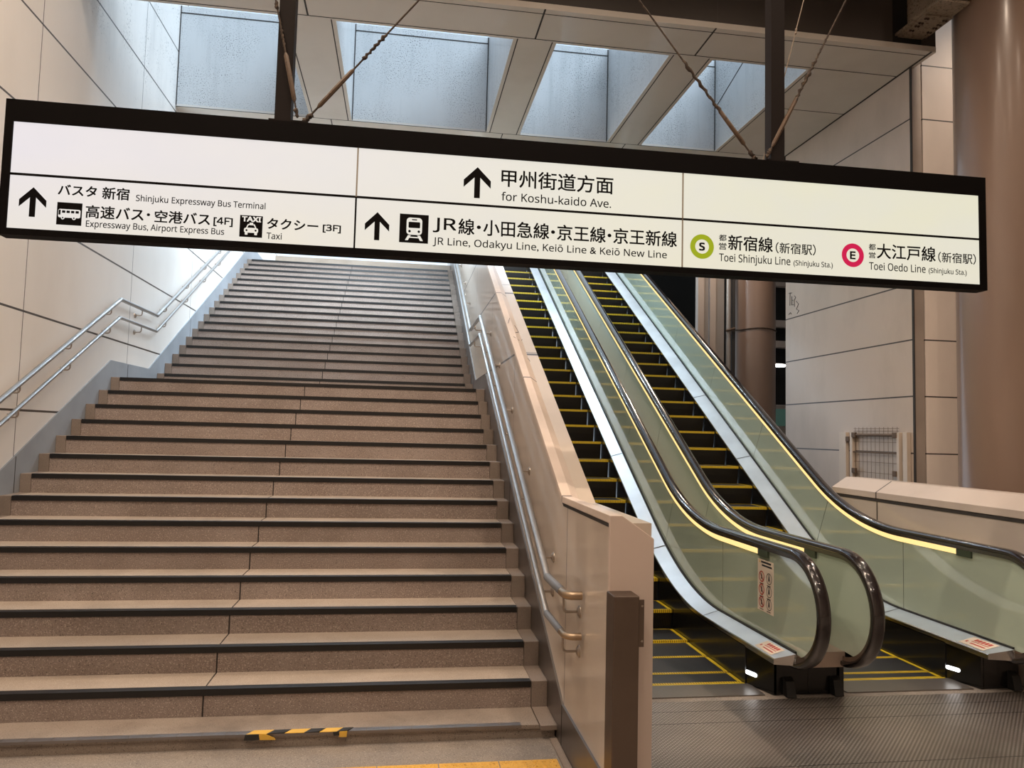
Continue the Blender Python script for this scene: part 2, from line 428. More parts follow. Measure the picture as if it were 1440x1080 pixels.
# dark strip painting in the shadow below the coping on the stair side
MB().strip([(XR - 0.002, -0.955, wtop(0) - 0.057), (XR - 0.002, 0, wtop(0) - 0.057), (XR - 0.002, yw, wtop(yw) - 0.062)],
           [(XR - 0.002, -0.955, wtop(0) - 0.035), (XR - 0.002, 0, wtop(0) - 0.035), (XR - 0.002, yw, wtop(yw) - 0.035)]).build('shadow_strip', m_joint, wm)
# end plate closing the wall towards the concourse
ep = MB().prism([(XR - 0.012, -0.2), (XR - 0.012, wtop(0)), (0.155, wtop(0)), (WX1 + 0.004, wtop(0) - 0.10), (WX1 + 0.004, -0.2)], -0.985, -0.96, 'y')
ep.build('end_plate', panel_wall('end_plate_enamel', (0.58, 0.47, 0.41), rough=0.35, dirt=0.12), wm, bevel=0.003)
MB().box(XR - 0.003, XR, -0.96, -0.945, 0.14, wtop(0) - 0.05).build('end_joint', m_joint, wm)

# right wall block with its recessed steel corner
wr = MB()
wr.prism([(3.02, -0.2), (3.02, 7.3), (5.67, 7.3), (5.67, -0.2)], 4.57, 4.62)
wr.box(4.62, 9.5, 3.10, 5.67, -0.2, 7.3)
wro = wr.build('wall_right', m_right)
structure(wro, 'grimy beige panelled wall beyond the right escalator', 'wall')
wf = MB().box(4.705, 9.5, 3.00, 3.10, -0.2, 7.3).build('wall_right_return', m_face)
structure(wf, 'pinkish beige panelled wall facing the camera beside the big column', 'wall')
cn = MB().box(4.575, 4.685, 2.995, 3.02, -0.2, 6.4); cn.box(4.685, 4.705, 3.03, 3.10, -0.2, 6.4, 1); cn.box(4.566, 4.575, 2.99, 3.02, -0.2, 6.4, 1)
structure(cn.build('trim_corner', [m_cornice, m_joint]), 'steel corner strip at the edge of the right wall', 'trim')

# far walls closing the place
structure(MB().box(3.45, 9.7, 13.0, 13.2, -0.3, 8).build('wall_back', m_dark), 'added wall coloured near black for the unlit void far behind the escalators', 'wall')  # added to enclose the void, its darkness put into the wall colour
structure(MB().box(9.5, 9.7, -9, 13, -0.3, 8).build('wall_far_right', m_cwall), 'concourse wall at the far right', 'wall')
structure(MB().box(XL - 0.25, 9.7, -9.2, -9.0, -0.3, 8).build('wall_front', m_cwall), 'concourse wall behind the camera', 'wall')
structure(MB().box(3.6, 9.5, 5.68, 13.0, 7.1, 7.3).build('ceiling_blackout', m_dark), 'added ceiling shutting the sky out of the dark space beyond the right wall', 'ceiling')  # unseen, added to keep sky light out of the void
structure(MB().box(XL - 0.25, 9.7, -9.2, 2.64, 7.05, 7.25).build('ceiling_concourse', m_cceil), 'concourse ceiling carrying the downlights', 'ceiling')

# coffered soffit with four skylight wells
ZC, ZT, YA, YB, YF = 5.72, 7.06, 3.26, 5.70, 2.66
wells = [(XL, -2.14), (-1.60, 0.205), (0.665, 1.905), (2.40, 3.50)]
solids = [(-2.14, -1.60), (0.205, 0.665), (1.905, 2.40), (3.50, 4.57)]
s = MB()
# front strip with lip, and back slab
s.box(XL, 4.57, YF, YA, ZC, ZC + 0.06, 0)
s.box(XL, 4.57, YF + 0.05, YA, ZC + 0.06, ZT, 1)
s.box(XL, 4.57, YB + 0.0, 6.05, ZC, ZC + 0.03, 0)
s.box(XL, 4.57, YB, 6.05, ZC + 0.03, ZT, 1)
for x0, x1 in solids:
    s.box(x0, x1, YA, YB, ZC, ZC + 0.012, 0)
    s.box(x0 + 0.004, x1 - 0.004, YA, YB, ZC + 0.012, ZT, 1)
# grooves in the soffit
def groove(x0, x1, y0, y1): s.box(x0, x1, y0, y1, ZC - 0.0015, ZC + 0.002, 2)
for x0, x1 in solids:
    groove(x0 + 0.040, x0 + 0.052, YA - 0.02, YB)
    if x1 < 4: groove(x1 - 0.052, x1 - 0.040, YA - 0.02, YB)
groove(XL, 4.57, YA - 0.055, YA - 0.043)
groove(XL, 4.57, YF + 0.075, YF + 0.085)
groove(XL, 4.57, YB - 0.002, YB + 0.008)
for x in (-1.87, 0.43, 2.175): groove(x - 0.009, x + 0.009, YF, YA - 0.05); groove(x - 0.006, x + 0.006, YB + 0.01, 6.05)
groove(3.50, 4.57, YA + 0.95, YA + 0.962); groove(4.545, 4.57, YF, YB)
# joints on the side of the last well
for x0, x1 in wells:          # dark corner joints at the back of each well
    for xx in (x0 + 0.0005, x1 - 0.0125):
        s.box(xx, xx + 0.012, YB - 0.004, YB, ZC + 0.012, ZT, 2)
    s.box(x0, x1, YB - 0.003, YB, ZT - 0.10, ZT - 0.085, 2)
s.box(3.4985, 3.505, 4.02, 4.03, ZC + 0.02, ZT, 2)
s.prism([(YA, 7.02), (YA, 7.03), (YB, 6.36), (YB, 6.35)], 3.4985, 3.505, 'x', 2)
ce = s.build('ceiling', [m_soffit, m_well, m_joint])
structure(ce, 'grey soffit of panels with four skylight wells above the stairs', 'ceiling')
# skylight panes over the wells
mg = bpy.data.materials.new('skylight_glass'); mg.use_nodes = True
N, L, bs = nt(mg); N.remove(bs)
tr = N.new('ShaderNodeBsdfTransparent'); tr.inputs[0].default_value = (0.93, 0.97, 1, 1)
gl = N.new('ShaderNodeBsdfGlossy'); gl.inputs['Roughness'].default_value = 0.1
mx = N.new('ShaderNodeMixShader'); mx.inputs[0].default_value = 0.06
L.new(tr.outputs[0], mx.inputs[1]); L.new(gl.outputs[0], mx.inputs[2]); L.new(mx.outputs[0], N['Material Output'].inputs[0])
for i, (x0, x1) in enumerate(wells):
    o = MB().box(x0, x1, YA, YB, ZT + 0.001, ZT + 0.012).build('window_%d' % (i + 1), mg)
    structure(o, ['skylight pane over the well beside the left wall', 'skylight pane over the widest well', 'skylight pane over the third well', 'skylight pane over the well nearest the right wall'][i], 'skylight')
# dark fascia above the lip, with the opening for the steel beam
fa = MB()
fa.box(XL, 4.115, YF + 0.005, YF + 0.05, ZC + 0.06, 7.05)
fa.box(4.478, 4.61, YF + 0.005, YF + 0.05, ZC + 0.06, 7.05)
fa.box(4.115, 4.478, YF + 0.049, YF + 0.05, ZC + 0.06, 7.05, 1)
fa.box(4.57, 4.61, YF, 3.0, ZC, ZC + 0.06, 2)
structure(fa.build('trim_fascia', [m_fascia, m_dark, m_soffit]), 'dark brown fascia above the front edge of the soffit', 'trim')

# ------------------------------------------------------------------ staircase
st = thing('staircase', 'wide brown stone staircase with black nosings and a mid landing', 'staircase', (-1.86, 0.0, ZS))
BX0, BX1 = XL + 0.0125, XR - 0.0125
JX = -1.855
def step(y, z, depth, rise, first=False):
    b = MB(); d = depth
    zb = z - max(rise, 0.16) - (0.10 if not first else 0)
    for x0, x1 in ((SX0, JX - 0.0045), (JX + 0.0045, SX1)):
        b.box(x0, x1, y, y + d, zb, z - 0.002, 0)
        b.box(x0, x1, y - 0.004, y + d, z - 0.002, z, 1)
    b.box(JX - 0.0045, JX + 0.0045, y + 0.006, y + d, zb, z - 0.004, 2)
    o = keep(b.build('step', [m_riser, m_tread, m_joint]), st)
    n = MB()
    n.prism([(y - 0.007, z - 0.034), (y - 0.007, z + 0.002), (y + 0.05, z + 0.002), (y + 0.05, z - 0.0005), (y - 0.0042, z - 0.0005), (y - 0.0042, z - 0.034)], SX0 + 0.002, SX1 - 0.002)
    n.build('nosing_strip', m_strip, o)
    for x0, x1 in ((BX0, SX0 - 0.003), (SX1 + 0.003, BX1)):
        MB().box(x0, x1, y - 0.002, y + d, zb, z + 0.001).build('end_block', m_block, o, bevel=0.003)
    return o
for n in range(1, NLOW + 1):
    step(n * T, n * RI, T if n < NLOW else LAND, RI)
for k in range(NUP):
    step(YU0 + k * T2, ZL + (k + 1) * R2, T2 if k < NUP - 1 else 3.0, R2)
# bottom kerb step with metal-edged nosing
b = MB()
b.box(BX0, BX1 - 0.006, 0.036, T, ZS, -0.02, 0)
b.box(BX0, SX1 + 0.0, 0.022, T, -0.02, 0, 0)
b.box(SX1 + 0.006, BX1, 0.0, T, -0.022, 0.002, 1)
ks = keep(b.build('step', [m_kick, m_block]), st); ks['label'] = 'low worn bottom step with grey metal nosing'
b = MB()
x = SX0
while x < SX1 - 0.12:
    b.box(x, min(x + 0.118, SX1 - 0.1), 0.018, 0.062, -0.012, 0.0025); x += 0.121
b.build('nosing_strip', m_metalnose, ks)
# step beyond the top landing
b = MB().box(-3.45, BX1, YTOP + 0.9, YTOP + 3.0, ZTOP - 0.2, ZTOP + 0.30)
keep(b.build('step', m_tread), st)

# torn hazard tape on the bottom nosing
hz = thing('hazard_tape', 'torn yellow and black tape stuck on the bottom step edge', 'tape', (-1.30, 0.02, 0.0))
b = MB()
xs = [-1.565, -1.46, -1.37, -1.27, -1.19, -1.10, -1.045]
for i in range(len(xs) - 1):
    sh = 0.03
    b.add([(xs[i], 0.010, 0.006), (xs[i + 1], 0.010, 0.006 + 0.004 * (i % 2)), (xs[i + 1] + sh, 0.066, 0.004), (xs[i] + sh, 0.066, 0.004),
           (xs[i], 0.010, 0.0035), (xs[i + 1], 0.010, 0.0035), (xs[i + 1] + sh, 0.066, 0.003), (xs[i] + sh, 0.066, 0.003)],
          [(0, 1, 2, 3), (4, 7, 6, 5), (0, 4, 5, 1), (1, 5, 6, 2), (2, 6, 7, 3), (3, 7, 4, 0)], i % 2)
keep(b.build('tape_top', [m_tape_y, m_tape_k]), hz)
for poly, m in (([(-1.57, 0.004), (-1.50, 0.005), (-1.495, -0.022), (-1.53, -0.026), (-1.575, -0.024)], m_tape_k), ([(-1.50, 0.002), (-1.47, 0.005), (-1.42, -0.016), (-1.415, -0.026), (-1.495, -0.024)], m_tape_y),
                ([(-1.12, 0.004), (-1.09, 0.005), (-1.085, -0.014), (-1.115, -0.016)], m_tape_k), ([(-1.085, 0.005), (-1.045, 0.006), (-1.048, -0.024), (-1.088, -0.022)], m_tape_y)):
    keep(MB().prism(poly, 0.006, 0.010, 'y').build('tape_flap', m), hz)

# yellow tactile tiles in front of the stairs
tl = ['yellow tactile tile at the right end of the row', 'yellow tactile tile second from the right end of the row',
      'yellow tactile tile third from the right end of the row', 'yellow tactile tile fourth from the right end of the row']
for i in range(4):
    x1 = 0.045 - i * 0.309; x0 = x1 - 0.303; y1 = -0.25; y0 = y1 - 0.303
    b = MB().box(x0, x1, y0, y1, ZS, ZS + 0.004)
    for a in range(6):
        for c in range(6):
            cx = x0 + 0.026 + a * 0.050; cy = y0 + 0.026 + c * 0.050
            lo = [(cx + 0.014 * math.cos(t * PI / 4), cy + 0.014 * math.sin(t * PI / 4), ZS + 0.004) for t in range(8)]
            hi = [(cx + 0.008 * math.cos(t * PI / 4), cy + 0.008 * math.sin(t * PI / 4), ZS + 0.0085) for t in range(8)]
            b.sweep([lo, hi], 0)
    tag(b.build('tactile_tile', m_tactile), tl[i], 'tile', 'yellow tactile tiles at the stair foot')
# stone gutter strip beside the middle wall foot
tag(MB().box(0.058, XR - 0.0125, -0.955, -0.002, ZS, ZS + 0.012).build('kerb_strip', m_block, bevel=0.003), 'narrow stone kerb along the foot of the middle wall', 'kerb')

# ------------------------------------------------------------------ handrails on both sides of the stairs
def rail_points(x, zoff, y0, y1, ztop):
    k = RI / T; k2 = R2 / T2
    base = 0.82 + zoff
    pts = [(x, y0, base)] if y0 > -1 else []
    ya = -0.02
    pts += [(x, ya, base)]
    yl = 4.045
    zl = base + k * (yl - ya)
    pts += [(x, yl, zl), (x, 5.215, zl + 0.01)]
    pts += [(x, y1, zl + 0.01 + k2 * (y1 - 5.215))]
    return pts
def bracket(par, x, y, z, wall_x, drop=0.075):
    s_ = 1 if wall_x > x else -1
    b = MB()
    b.tube([(x, y, z - 0.012), (x, y, z - drop + 0.02), (x + s_ * 0.006, y, z - drop + 0.006), (x + s_ * 0.02, y, z - drop), (wall_x - s_ * 0.012, y, z - drop)], 0.0065, 8)
    b.tube([(wall_x - s_ * 0.014, y, z - drop), (wall_x - s_ * 0.004, y, z - drop), (wall_x, y, z - drop)], [0.016, 0.03, 0.031], 14)
    keep(b.build('bracket', m_bracket, smooth=True), par)
def railz(pts, y):
    for a, c in zip(pts, pts[1:]):
        if a[1] <= y <= c[1]: return a[2] + (c[2] - a[2]) * (y - a[1]) / (c[1] - a[1])
    return pts[-1][2]
def handrail(label, x, zoff, wall_x, y1, r, left):
    h = thing('handrail', label, 'handrail', (x, 4.6, 2.9), 'wall handrails of the stairs')
    pts = rail_points(x, zoff, -0.47 if not left else -0.9, y1, 0)
    if left: pts = [(x, -2.2, pts[0][2])] + pts
    def rnd(P):
        out = [P[0]]
        for a, p, c in zip(P, P[1:], P[2:]):
            a, p, c = Vector(a), Vector(p), Vector(c)
            for t in (0.035,):
                out += [tuple(p + (a - p).normalized() * t), tuple(p), tuple(p + (c - p).normalized() * t)]
        return out + [P[-1]]
    if left:
        keep(MB().tube(rnd(pts), r, 14).build('rail', m_rail, smooth=True, angle=60), h)
    else:
        keep(MB().tube(rnd(pts)[2:], r, 14).build('rail', m_rail, smooth=True, angle=60), h)
        z = pts[0][2]
        o = keep(MB().tube([(x, -0.02, z), (x, -0.40, z)], r + 0.002, 14).build('rail_sleeve', m_sleeve, smooth=True), h); o['label'] = 'grey braille sleeve at the rail end'
        e = [(x, -0.40, z)] + [(x + 0.05 - 0.05 * math.cos(t), -0.45 - 0.05 * math.sin(t), z) for t in (0.0, 0.4, 0.8, 1.2, 1.57)] + [(wall_x - 0.012, -0.50, z)]
        o = keep(MB().tube(e, r + 0.001, 14).build('rail_end', m_brass, smooth=True, angle=60), h); o['label'] = 'worn brass return at the rail end'
        bracket(h, x + 0.004, -0.42, z - r + 0.008, wall_x, 0.085)
    for y in ((2.1, 2.95, 3.81, 4.70, 5.55, 6.43, 7.28, 8.1, 9.0, 9.9) if left else (0.25, 1.15, 2.05, 2.95, 3.75, 4.65, 5.5, 6.4, 7.3, 8.2, 9.1)):
        bracket(h, x, y, railz(pts, y), wall_x)
    return h
handrail('upper stainless handrail on the left panelled wall', -3.75, 0.0, XL, 11.0, 0.021, True)
handrail('lower stainless handrail on the left panelled wall', -3.75, -0.19, XL, 11.0, 0.017, True)
handrail('upper stainless handrail on the beige middle wall', 0.022, 0.0, XR, 11.0, 0.021, False)
handrail('lower stainless handrail on the beige middle wall', 0.022, -0.20, XR, 11.0, 0.017, False)

# ------------------------------------------------------------------ dark steel post at the wall end
pt = thing('steel_post', 'dark brushed steel box post standing against the middle wall end', 'post', (0.145, -1.06, ZS))
pr = MB().box(0.088, 0.200, -1.10, -0.9855, ZS, 0.945)
keep(pr.build('post_body', m_steelpost, bevel=0.004), pt)
pf = keep(MB().box(0.200, 0.222, -1.096, -1.088, 0.735, 0.930).build('flange', m_steelpost, bevel=0.001), pt)
for z in (0.76, 0.905):
    MB().tube([(0.212, -1.0965, z), (0.212, -1.100, z)], 0.005, 10).build('screw', m_bracket, pf)

# ------------------------------------------------------------------ escalators
TH = math.radians(30.7); RF = 2.4; ZH = 0.91; YC0, ZC0, RN = 0.31, 0.56, 0.35
S1 = 1.35 - YC0; S2 = S1 + RF * TH; SEND = S2 + 9.9
PI1 = (1.35 + RF * math.sin(TH), ZH + RF * (1 - math.cos(TH)))
def F(sv):                               # handrail centre line from the crown of the newel
    if sv <= S1: return (YC0 + sv, ZH), (0.0, 1.0), 0.0
    if sv <= S2:
        a = (sv - S1) / RF
        return (1.35 + RF * math.sin(a), ZH + RF * (1 - math.cos(a))), (-math.sin(a), math.cos(a)), a / TH
    d = sv - S2
    return (PI1[0] + d * math.cos(TH), PI1[1] + d * math.sin(TH)), (-math.sin(TH), math.cos(TH)), 1.0
def Q(sv, o):
    p, n, _ = F(sv); return (p[0] + o * n[0], p[1] + o * n[1])
def dlow(sv):
    f = F(sv)[2]; f = f * f * (3 - 2 * f); return 0.617 + (0.545 - 0.617) * f
def dout(sv):
    f = F(sv)[2]; f = f * f * (3 - 2 * f); return 0.656 + (0.592 - 0.656) * f
def srange(a, c):
    out = [a]
    st_ = a
    while st_ < c - 1e-6:
        st_ = min(c, st_ + (0.06 if st_ < S2 else 0.6)); out.append(st_)
    return out
def newel_path(o, n=22):                 # from the inlet under the newel round the front to the crown
    r = RN + o
    return [((0.50, ZC0 - r), (0, -1))] + [((YC0 - r * math.sin(t), ZC0 - r * math.cos(t)), (-math.sin(t), -math.cos(t))) for t in [PI * i / n for i in range(n + 1)]]
def rail_path(o):
    out = newel_path(o)
    for sv in srange(0, SEND)[1:]:
        p, n, _ = F(sv); out.append(((p[0] + o * n[0], p[1] + o * n[1]), n))
    return out
JOINTS = [1.035, 2.09, 3.56, 5.06, 6.56, 8.06, 9.56, 11.06, SEND]
def balustrade(esc, x, side, inner_x, sticker=False):
    """x: glass plane; side: +1 when the steps lie at larger x, -1 at smaller x; inner_x: edge of the steps"""
    # handrail
    prof = [(-0.040, -0.016), (-0.041, 0.002), (-0.033, 0.014), (-0.018, 0.019), (0.018, 0.019), (0.033, 0.014), (0.041, 0.002), (0.040, -0.016), (0.030, -0.020), (-0.030, -0.020)]
    base = rail_path(0)
    rings = [[(x + a, p[0] + c * n[0], p[1] + c * n[1]) for a, c in prof] for p, n in base]
    keep(MB().sweep(rings).build('handrail_belt', m_rubber, smooth=True, angle=50), esc)
    prof2 = [(-0.024, -0.046), (-0.026, -0.0205), (0.026, -0.0205), (0.024, -0.046)]
    rings = [[(x + a, p[0] + c * n[0], p[1] + c * n[1]) for a, c in prof2] for p, n in base]
    keep(MB().sweep(rings).build('handrail_guide', m_guide, smooth=True, angle=30), esc)
    # light strip below the handrail, both faces of the panel
    b = MB()
    ss = srange(0.44, SEND - 0.05)
    for sx in (-1, 1):
        prof3 = [(sx * 0.0075, -0.088), (sx * 0.019, -0.080), (sx * 0.021, -0.0465), (sx * 0.0075, -0.0465)]
        rings = []
        for sv in ss:
            p, n, _ = F(sv); rings.append([(x + a, p[0] + c * n[0], p[1] + c * n[1]) for a, c in prof3])
        b.sweep(rings)
    keep(b.build('light_strip', m_led), esc)
    b = MB()
    for sx in (-1, 1):
        b.box(min(x + sx * 0.0075, x + sx * 0.022), max(x + sx * 0.0075, x + sx * 0.022), YC0 + 0.30, YC0 + 0.438, ZH - 0.095, ZH - 0.0465)
    keep(b.build('strip_end_cap', m_endcap), esc)
    # glass panels
    gap = 0.003
    arcp = [(YC0 - (RN - 0.04) * math.sin(t), ZC0 - (RN - 0.04) * math.cos(t)) for t in [0.42 + (PI - 0.42) * i / 24 for i in range(25)]]
    poly = [(YC0, ZH - 0.617 - 0.01)] + arcp[0:] + [(YC0 + JOINTS[0] - gap, ZH - 0.04), (YC0 + JOINTS[0] - gap, ZH - 0.627)]
    keep(MB().prism(poly, x - 0.006, x + 0.006).build('glass_panel', m_glass, bevel=0.001), esc)
    jb = MB()
    for jv in JOINTS[:-1]:
        A = [(x, *Q(sv, -0.04)) for sv in (jv - 0.004, jv + 0.004)]; B = [(x, *Q(sv, -dlow(sv))) for sv in (jv - 0.004, jv + 0.004)]
        jb.sheet(A, B, 0.0095)
    keep(jb.build('panel_joint', m_gasket), esc)
    for a, c in zip(JOINTS, JOINTS[1:]):
        ss = srange(a + gap, c - gap)
        A = [(x, *Q(sv, -0.04)) for sv in ss]; B = [(x, *Q(sv, -dlow(sv) - 0.01)) for sv in ss]
        keep(MB().sheet(A, B, 0.012).build('glass_panel', m_glass), esc)
    # black gasket at the foot of the glass
    b = MB(); ss = srange(-0.05, SEND); xi = x + side * 0.016
    A = [(xi, *Q(sv, -dlow(sv) + 0.006)) for sv in ss]; B = [(xi, *Q(sv, -dlow(sv) - 0.012)) for sv in ss]
    b.sheet(A, B, 0.018); keep(b.build('gasket', m_gasket), esc)
    # inner deck: sloped brushed steel cover with polished rim
    e = inner_x - side * 0.004
    b = MB(); n = 0
    s0i, s0o = -0.07, -0.03
    def prm(u, s0):
        return s0 + (u - s0) if u > 0.25 else s0 + (0.25 - s0) * (u / 0.25)
    us = [0.0, 0.08, 0.16] + srange(0.25, SEND)
    A = [(x + side * 0.024, *Q(prm(u, s0i), -dlow(prm(u, s0i)) - 0.004)) for u in us]
    B = [(e - side * 0.004, *Q(prm(u, s0o), -dout(prm(u, s0o)))) for u in us]
    B2 = [(e, *Q(prm(u, s0o), -dout(prm(u, s0o)) - 0.006)) for u in us]
    Cc = [(e, *Q(prm(u, s0o), -dout(prm(u, s0o)) - 0.036)) for u in us]
    D = [(x + side * 0.024, *Q(prm(u, s0i), -dout(prm(u, s0i)) - 0.036)) for u in us]
    deckm = MB(); deckm.strip(A, B, 0)
    k = keep(deckm.build('deck', m_deck, smooth=True, angle=20), esc)
    rm = MB(); rm.strip(B, B2, 0); rm.strip(B2, Cc, 0); rm.strip(Cc, D, 0); rm.add([A[0], B[0], B2[0], Cc[0], D[0]], [(0, 1, 2, 3, 4)], 0)
    keep(rm.build('deck_rim', m_rim, smooth=True, angle=20), esc)
    # cover joints
    for sv in (1.06, 2.05, 3.6, 5.1):
        pa, pb = Q(sv, -dlow(sv) - 0.002), Q(sv, -dout(sv) + 0.001)
        q = MB(); dy = 0.004 * math.cos(TH * F(sv)[2]); dz = 0.004 * math.sin(TH * F(sv)[2])
        q.add([(x + side * 0.024, pa[0] - dy, pa[1] - dz + .001), (x + side * 0.024, pa[0] + dy, pa[1] + dz + .001), (e - side * 0.004, pb[0] + dy, pb[1] + dz + .001), (e - side * 0.004, pb[0] - dy, pb[1] - dz + .001)], [(0, 1, 2, 3)])
        q.build('cover_joint', m_joint, k)
    # skirt panel between deck and steps
    ss = srange(0.36, SEND)
    A = [(inner_x - side * 0.012, *Q(sv, -dout(sv) - 0.03)) for sv in ss]
    B = [(inner_x - side * 0.012, max(0, 0) + F(sv)[0][0] + 0.0, ZF - 0.02 if F(sv)[0][0] < 2.2 else ZF - 0.02 + (F(sv)[0][0] - 2.2) * math.tan(TH) - 0.05) for sv in ss]
    keep(MB().sheet(A, B, 0.016).build('skirt_panel', m_skirtp), esc)
    # flared skirt end
    b = MB()
    xf = inner_x - side * 0.012; xe = inner_x - side * 0.088
    b.add([(xf, 0.672, ZF), (xf, 0.672, 0.225), (xe, 0.44, 0.225), (xe, 0.44, ZF), (xf - side * 0.02, 0.672, ZF), (xf - side * 0.02, 0.672, 0.225), (xe - side * 0.02, 0.44, 0.225), (xe - side * 0.02, 0.44, ZF)],
          [(0, 1, 2, 3), (4, 7, 6, 5), (0, 3, 7, 4), (1, 5, 6, 2), (0, 4, 5, 1), (3, 2, 6, 7)])
    keep(b.build('skirt_end', m_skirtp), esc)
    return k
def oval_light(esc, inner):
    # on the flared end of the skirt
    A = Vector((inner + 0.012, 0.672, 0)); D = Vector((0.076, -0.232, 0)); ln = D.length; D.normalize(); Nn = Vector((-D.y, D.x, 0)) * -1
    if Nn.x > 0: Nn = -Nn
    b = MB(); pts = []
    for sgn, c in ((1, 0.088), (-1, 0.012)):
        for i in range(9):
            t = -PI / 2 + PI * i / 8
            pts.append((c + sgn * 0.013 * math.cos(t), 0.054 + sgn * 0.013 * math.sin(t)))
    n = len(pts)
    v = [tuple(A + D * p[0] + Nn * k + Vector((0, 0, p[1]))) for k in (0.0005, 0.004) for p in pts]
    b.add(v, [tuple(range(n)), tuple(range(2 * n - 1, n - 1, -1))] + [(i, (i + 1) % n, n + (i + 1) % n, n + i) for i in range(n)])
    o = keep(b.build('comb_light', m_oval), esc); o['label'] = 'white oval light low on the skirt'
def plinth(esc, x0, x1, feet):
    b = MB().box(x0, x1, 0.44, 1.6, ZF, 0.222)
    o = keep(b.build('newel_plinth', m_skirtp, bevel=0.004), esc)
    for fx in feet:
        q = MB(); q.prism([(0.4395, ZF + 0.002), (0.4395, 0.09), (0.40, 0.07), (0.375, ZF + 0.002)], fx - 0.03, fx + 0.03)
        q.build('guard_foot', m_gasket, o)
def steps(esc, x0, x1, noses):
    # noses: list of (y, z) from the comb upwards
    for i in range(len(noses) - 1):
        (y, z), (y2, z2) = noses[i], noses[i + 1]
        zlow = noses[i - 1][1] if i else z
        h = max(z - zlow, 0)
        b = MB()
        b.box(x0 + 0.028, x1 - 0.028, y + 0.026, y2 - 0.014, z - 0.03, z - 0.001, 0)
        if h > 0.01: b.prism([(y + 0.004, z - 0.026), (y + 0.010, z - h * 0.5), (y + 0.024, z - h - 0.004), (y + 0.05, z - h - 0.004), (y + 0.05, z - 0.031), (y + 0.004, z - 0.031)], x0 + 0.004, x1 - 0.004, 'x', 1)
        o = keep(b.build('step', [m_steptread, m_stepriser]), esc)
        e = MB()
        e.box(x0, x1, y, y + 0.026, z - 0.026, z, 0)
        e.box(x0, x0 + 0.028, y + 0.026, y2 - 0.012, z - 0.03, z, 1)
        e.box(x1 - 0.028, x1, y + 0.026, y2 - 0.012, z - 0.03, z, 1)
        e.box(x0 + 0.028, x1 - 0.028, y2 - 0.014, y2 - 0.006, z - 0.03, z, 1)
        e.build('yellow_edge', [m_yedge, m_yellow], o)
def nose_list(y0, z0, pitch, low):
    out = list(low)
    i = 0
    while True:
        y = y0 + i * pitch * math.cos(TH); z = z0 + i * pitch * math.sin(TH)
        if z > 5.3: break
        out.append((y, z)); i += 1
    return out
def comb(esc, x0, x1):
    b = MB().box(x0 - 0.03, x1 + 0.03, 0.442, 0.660, ZF - 0.03, ZF + 0.004)
    o = keep(b.build('comb_plate', m_comb), esc)
    b = MB().box(x0, x1, 0.660, 0.676, ZF - 0.03, ZF + 0.004)
    b.build('comb_edge', m_yellow, o)

LX0, LX1, RX0, RX1 = 0.60, 1.530, 2.165, 3.0255
XB = (0.474, 1.684, 2.030, 3.213)
e1 = thing('escalator', 'left escalator with yellow edged black steps beside the beige wall', 'escalator', (1.08, 0.0, ZF), 'escalators beside the stairs')
e2 = thing('escalator', 'right escalator with yellow edged black steps, farther from the stairs', 'escalator', (2.62, 0.0, ZF), 'escalators beside the stairs')
balustrade(e1, XB[0], 1, LX0)
dk1 = balustrade(e1, XB[1], -1, LX1)
balustrade(e2, XB[2], 1, RX0)
dk3 = balustrade(e2, XB[3], -1, RX1)
steps(e1, LX0, LX1, nose_list(3.04, 0.752, 0.3882, [(0.69, ZF), (0.907, ZF), (1.278, ZF), (1.663, -0.01), (2.018, 0.149), (2.375, 0.343), (2.709, 0.548)]))
steps(e2, RX0, RX1, nose_list(2.904, 0.711, 0.3879, [(0.69, ZF), (0.818, ZF), (1.161, ZF), (1.538, -0.019), (1.9, 0.088), (2.233, 0.303), (2.566, 0.511)]))
comb(e1, LX0, LX1); comb(e2, RX0, RX1)
plinth(e1, 1.617, 1.8565, (1.71,)); plinth(e2, 1.8575, 2.11, (2.04,))
plinth(e2, 3.125, 3.40, (3.34,)); plinth(e1, 0.31, 0.51, ())
oval_light(e1, LX1); oval_light(e2, RX1)
# covers between and beside the balustrades
def cover(esc, x0, x1):
    ss = srange(-0.02, SEND); A = [((x0 + x1) / 2, *Q(sv, -0.625)) for sv in ss]; B = [((x0 + x1) / 2, *Q(sv, -0.72)) for sv in ss]
    keep(MB().sheet(A, B, x1 - x0).build('outer_cover', m_outer), esc)
cover(e1, XB[1] + 0.008, 1.8565); cover(e2, 1.8575, XB[2] - 0.008); cover(e2, XB[3] + 0.008, 3.445); cover(e1, 0.31, XB[0] - 0.008)

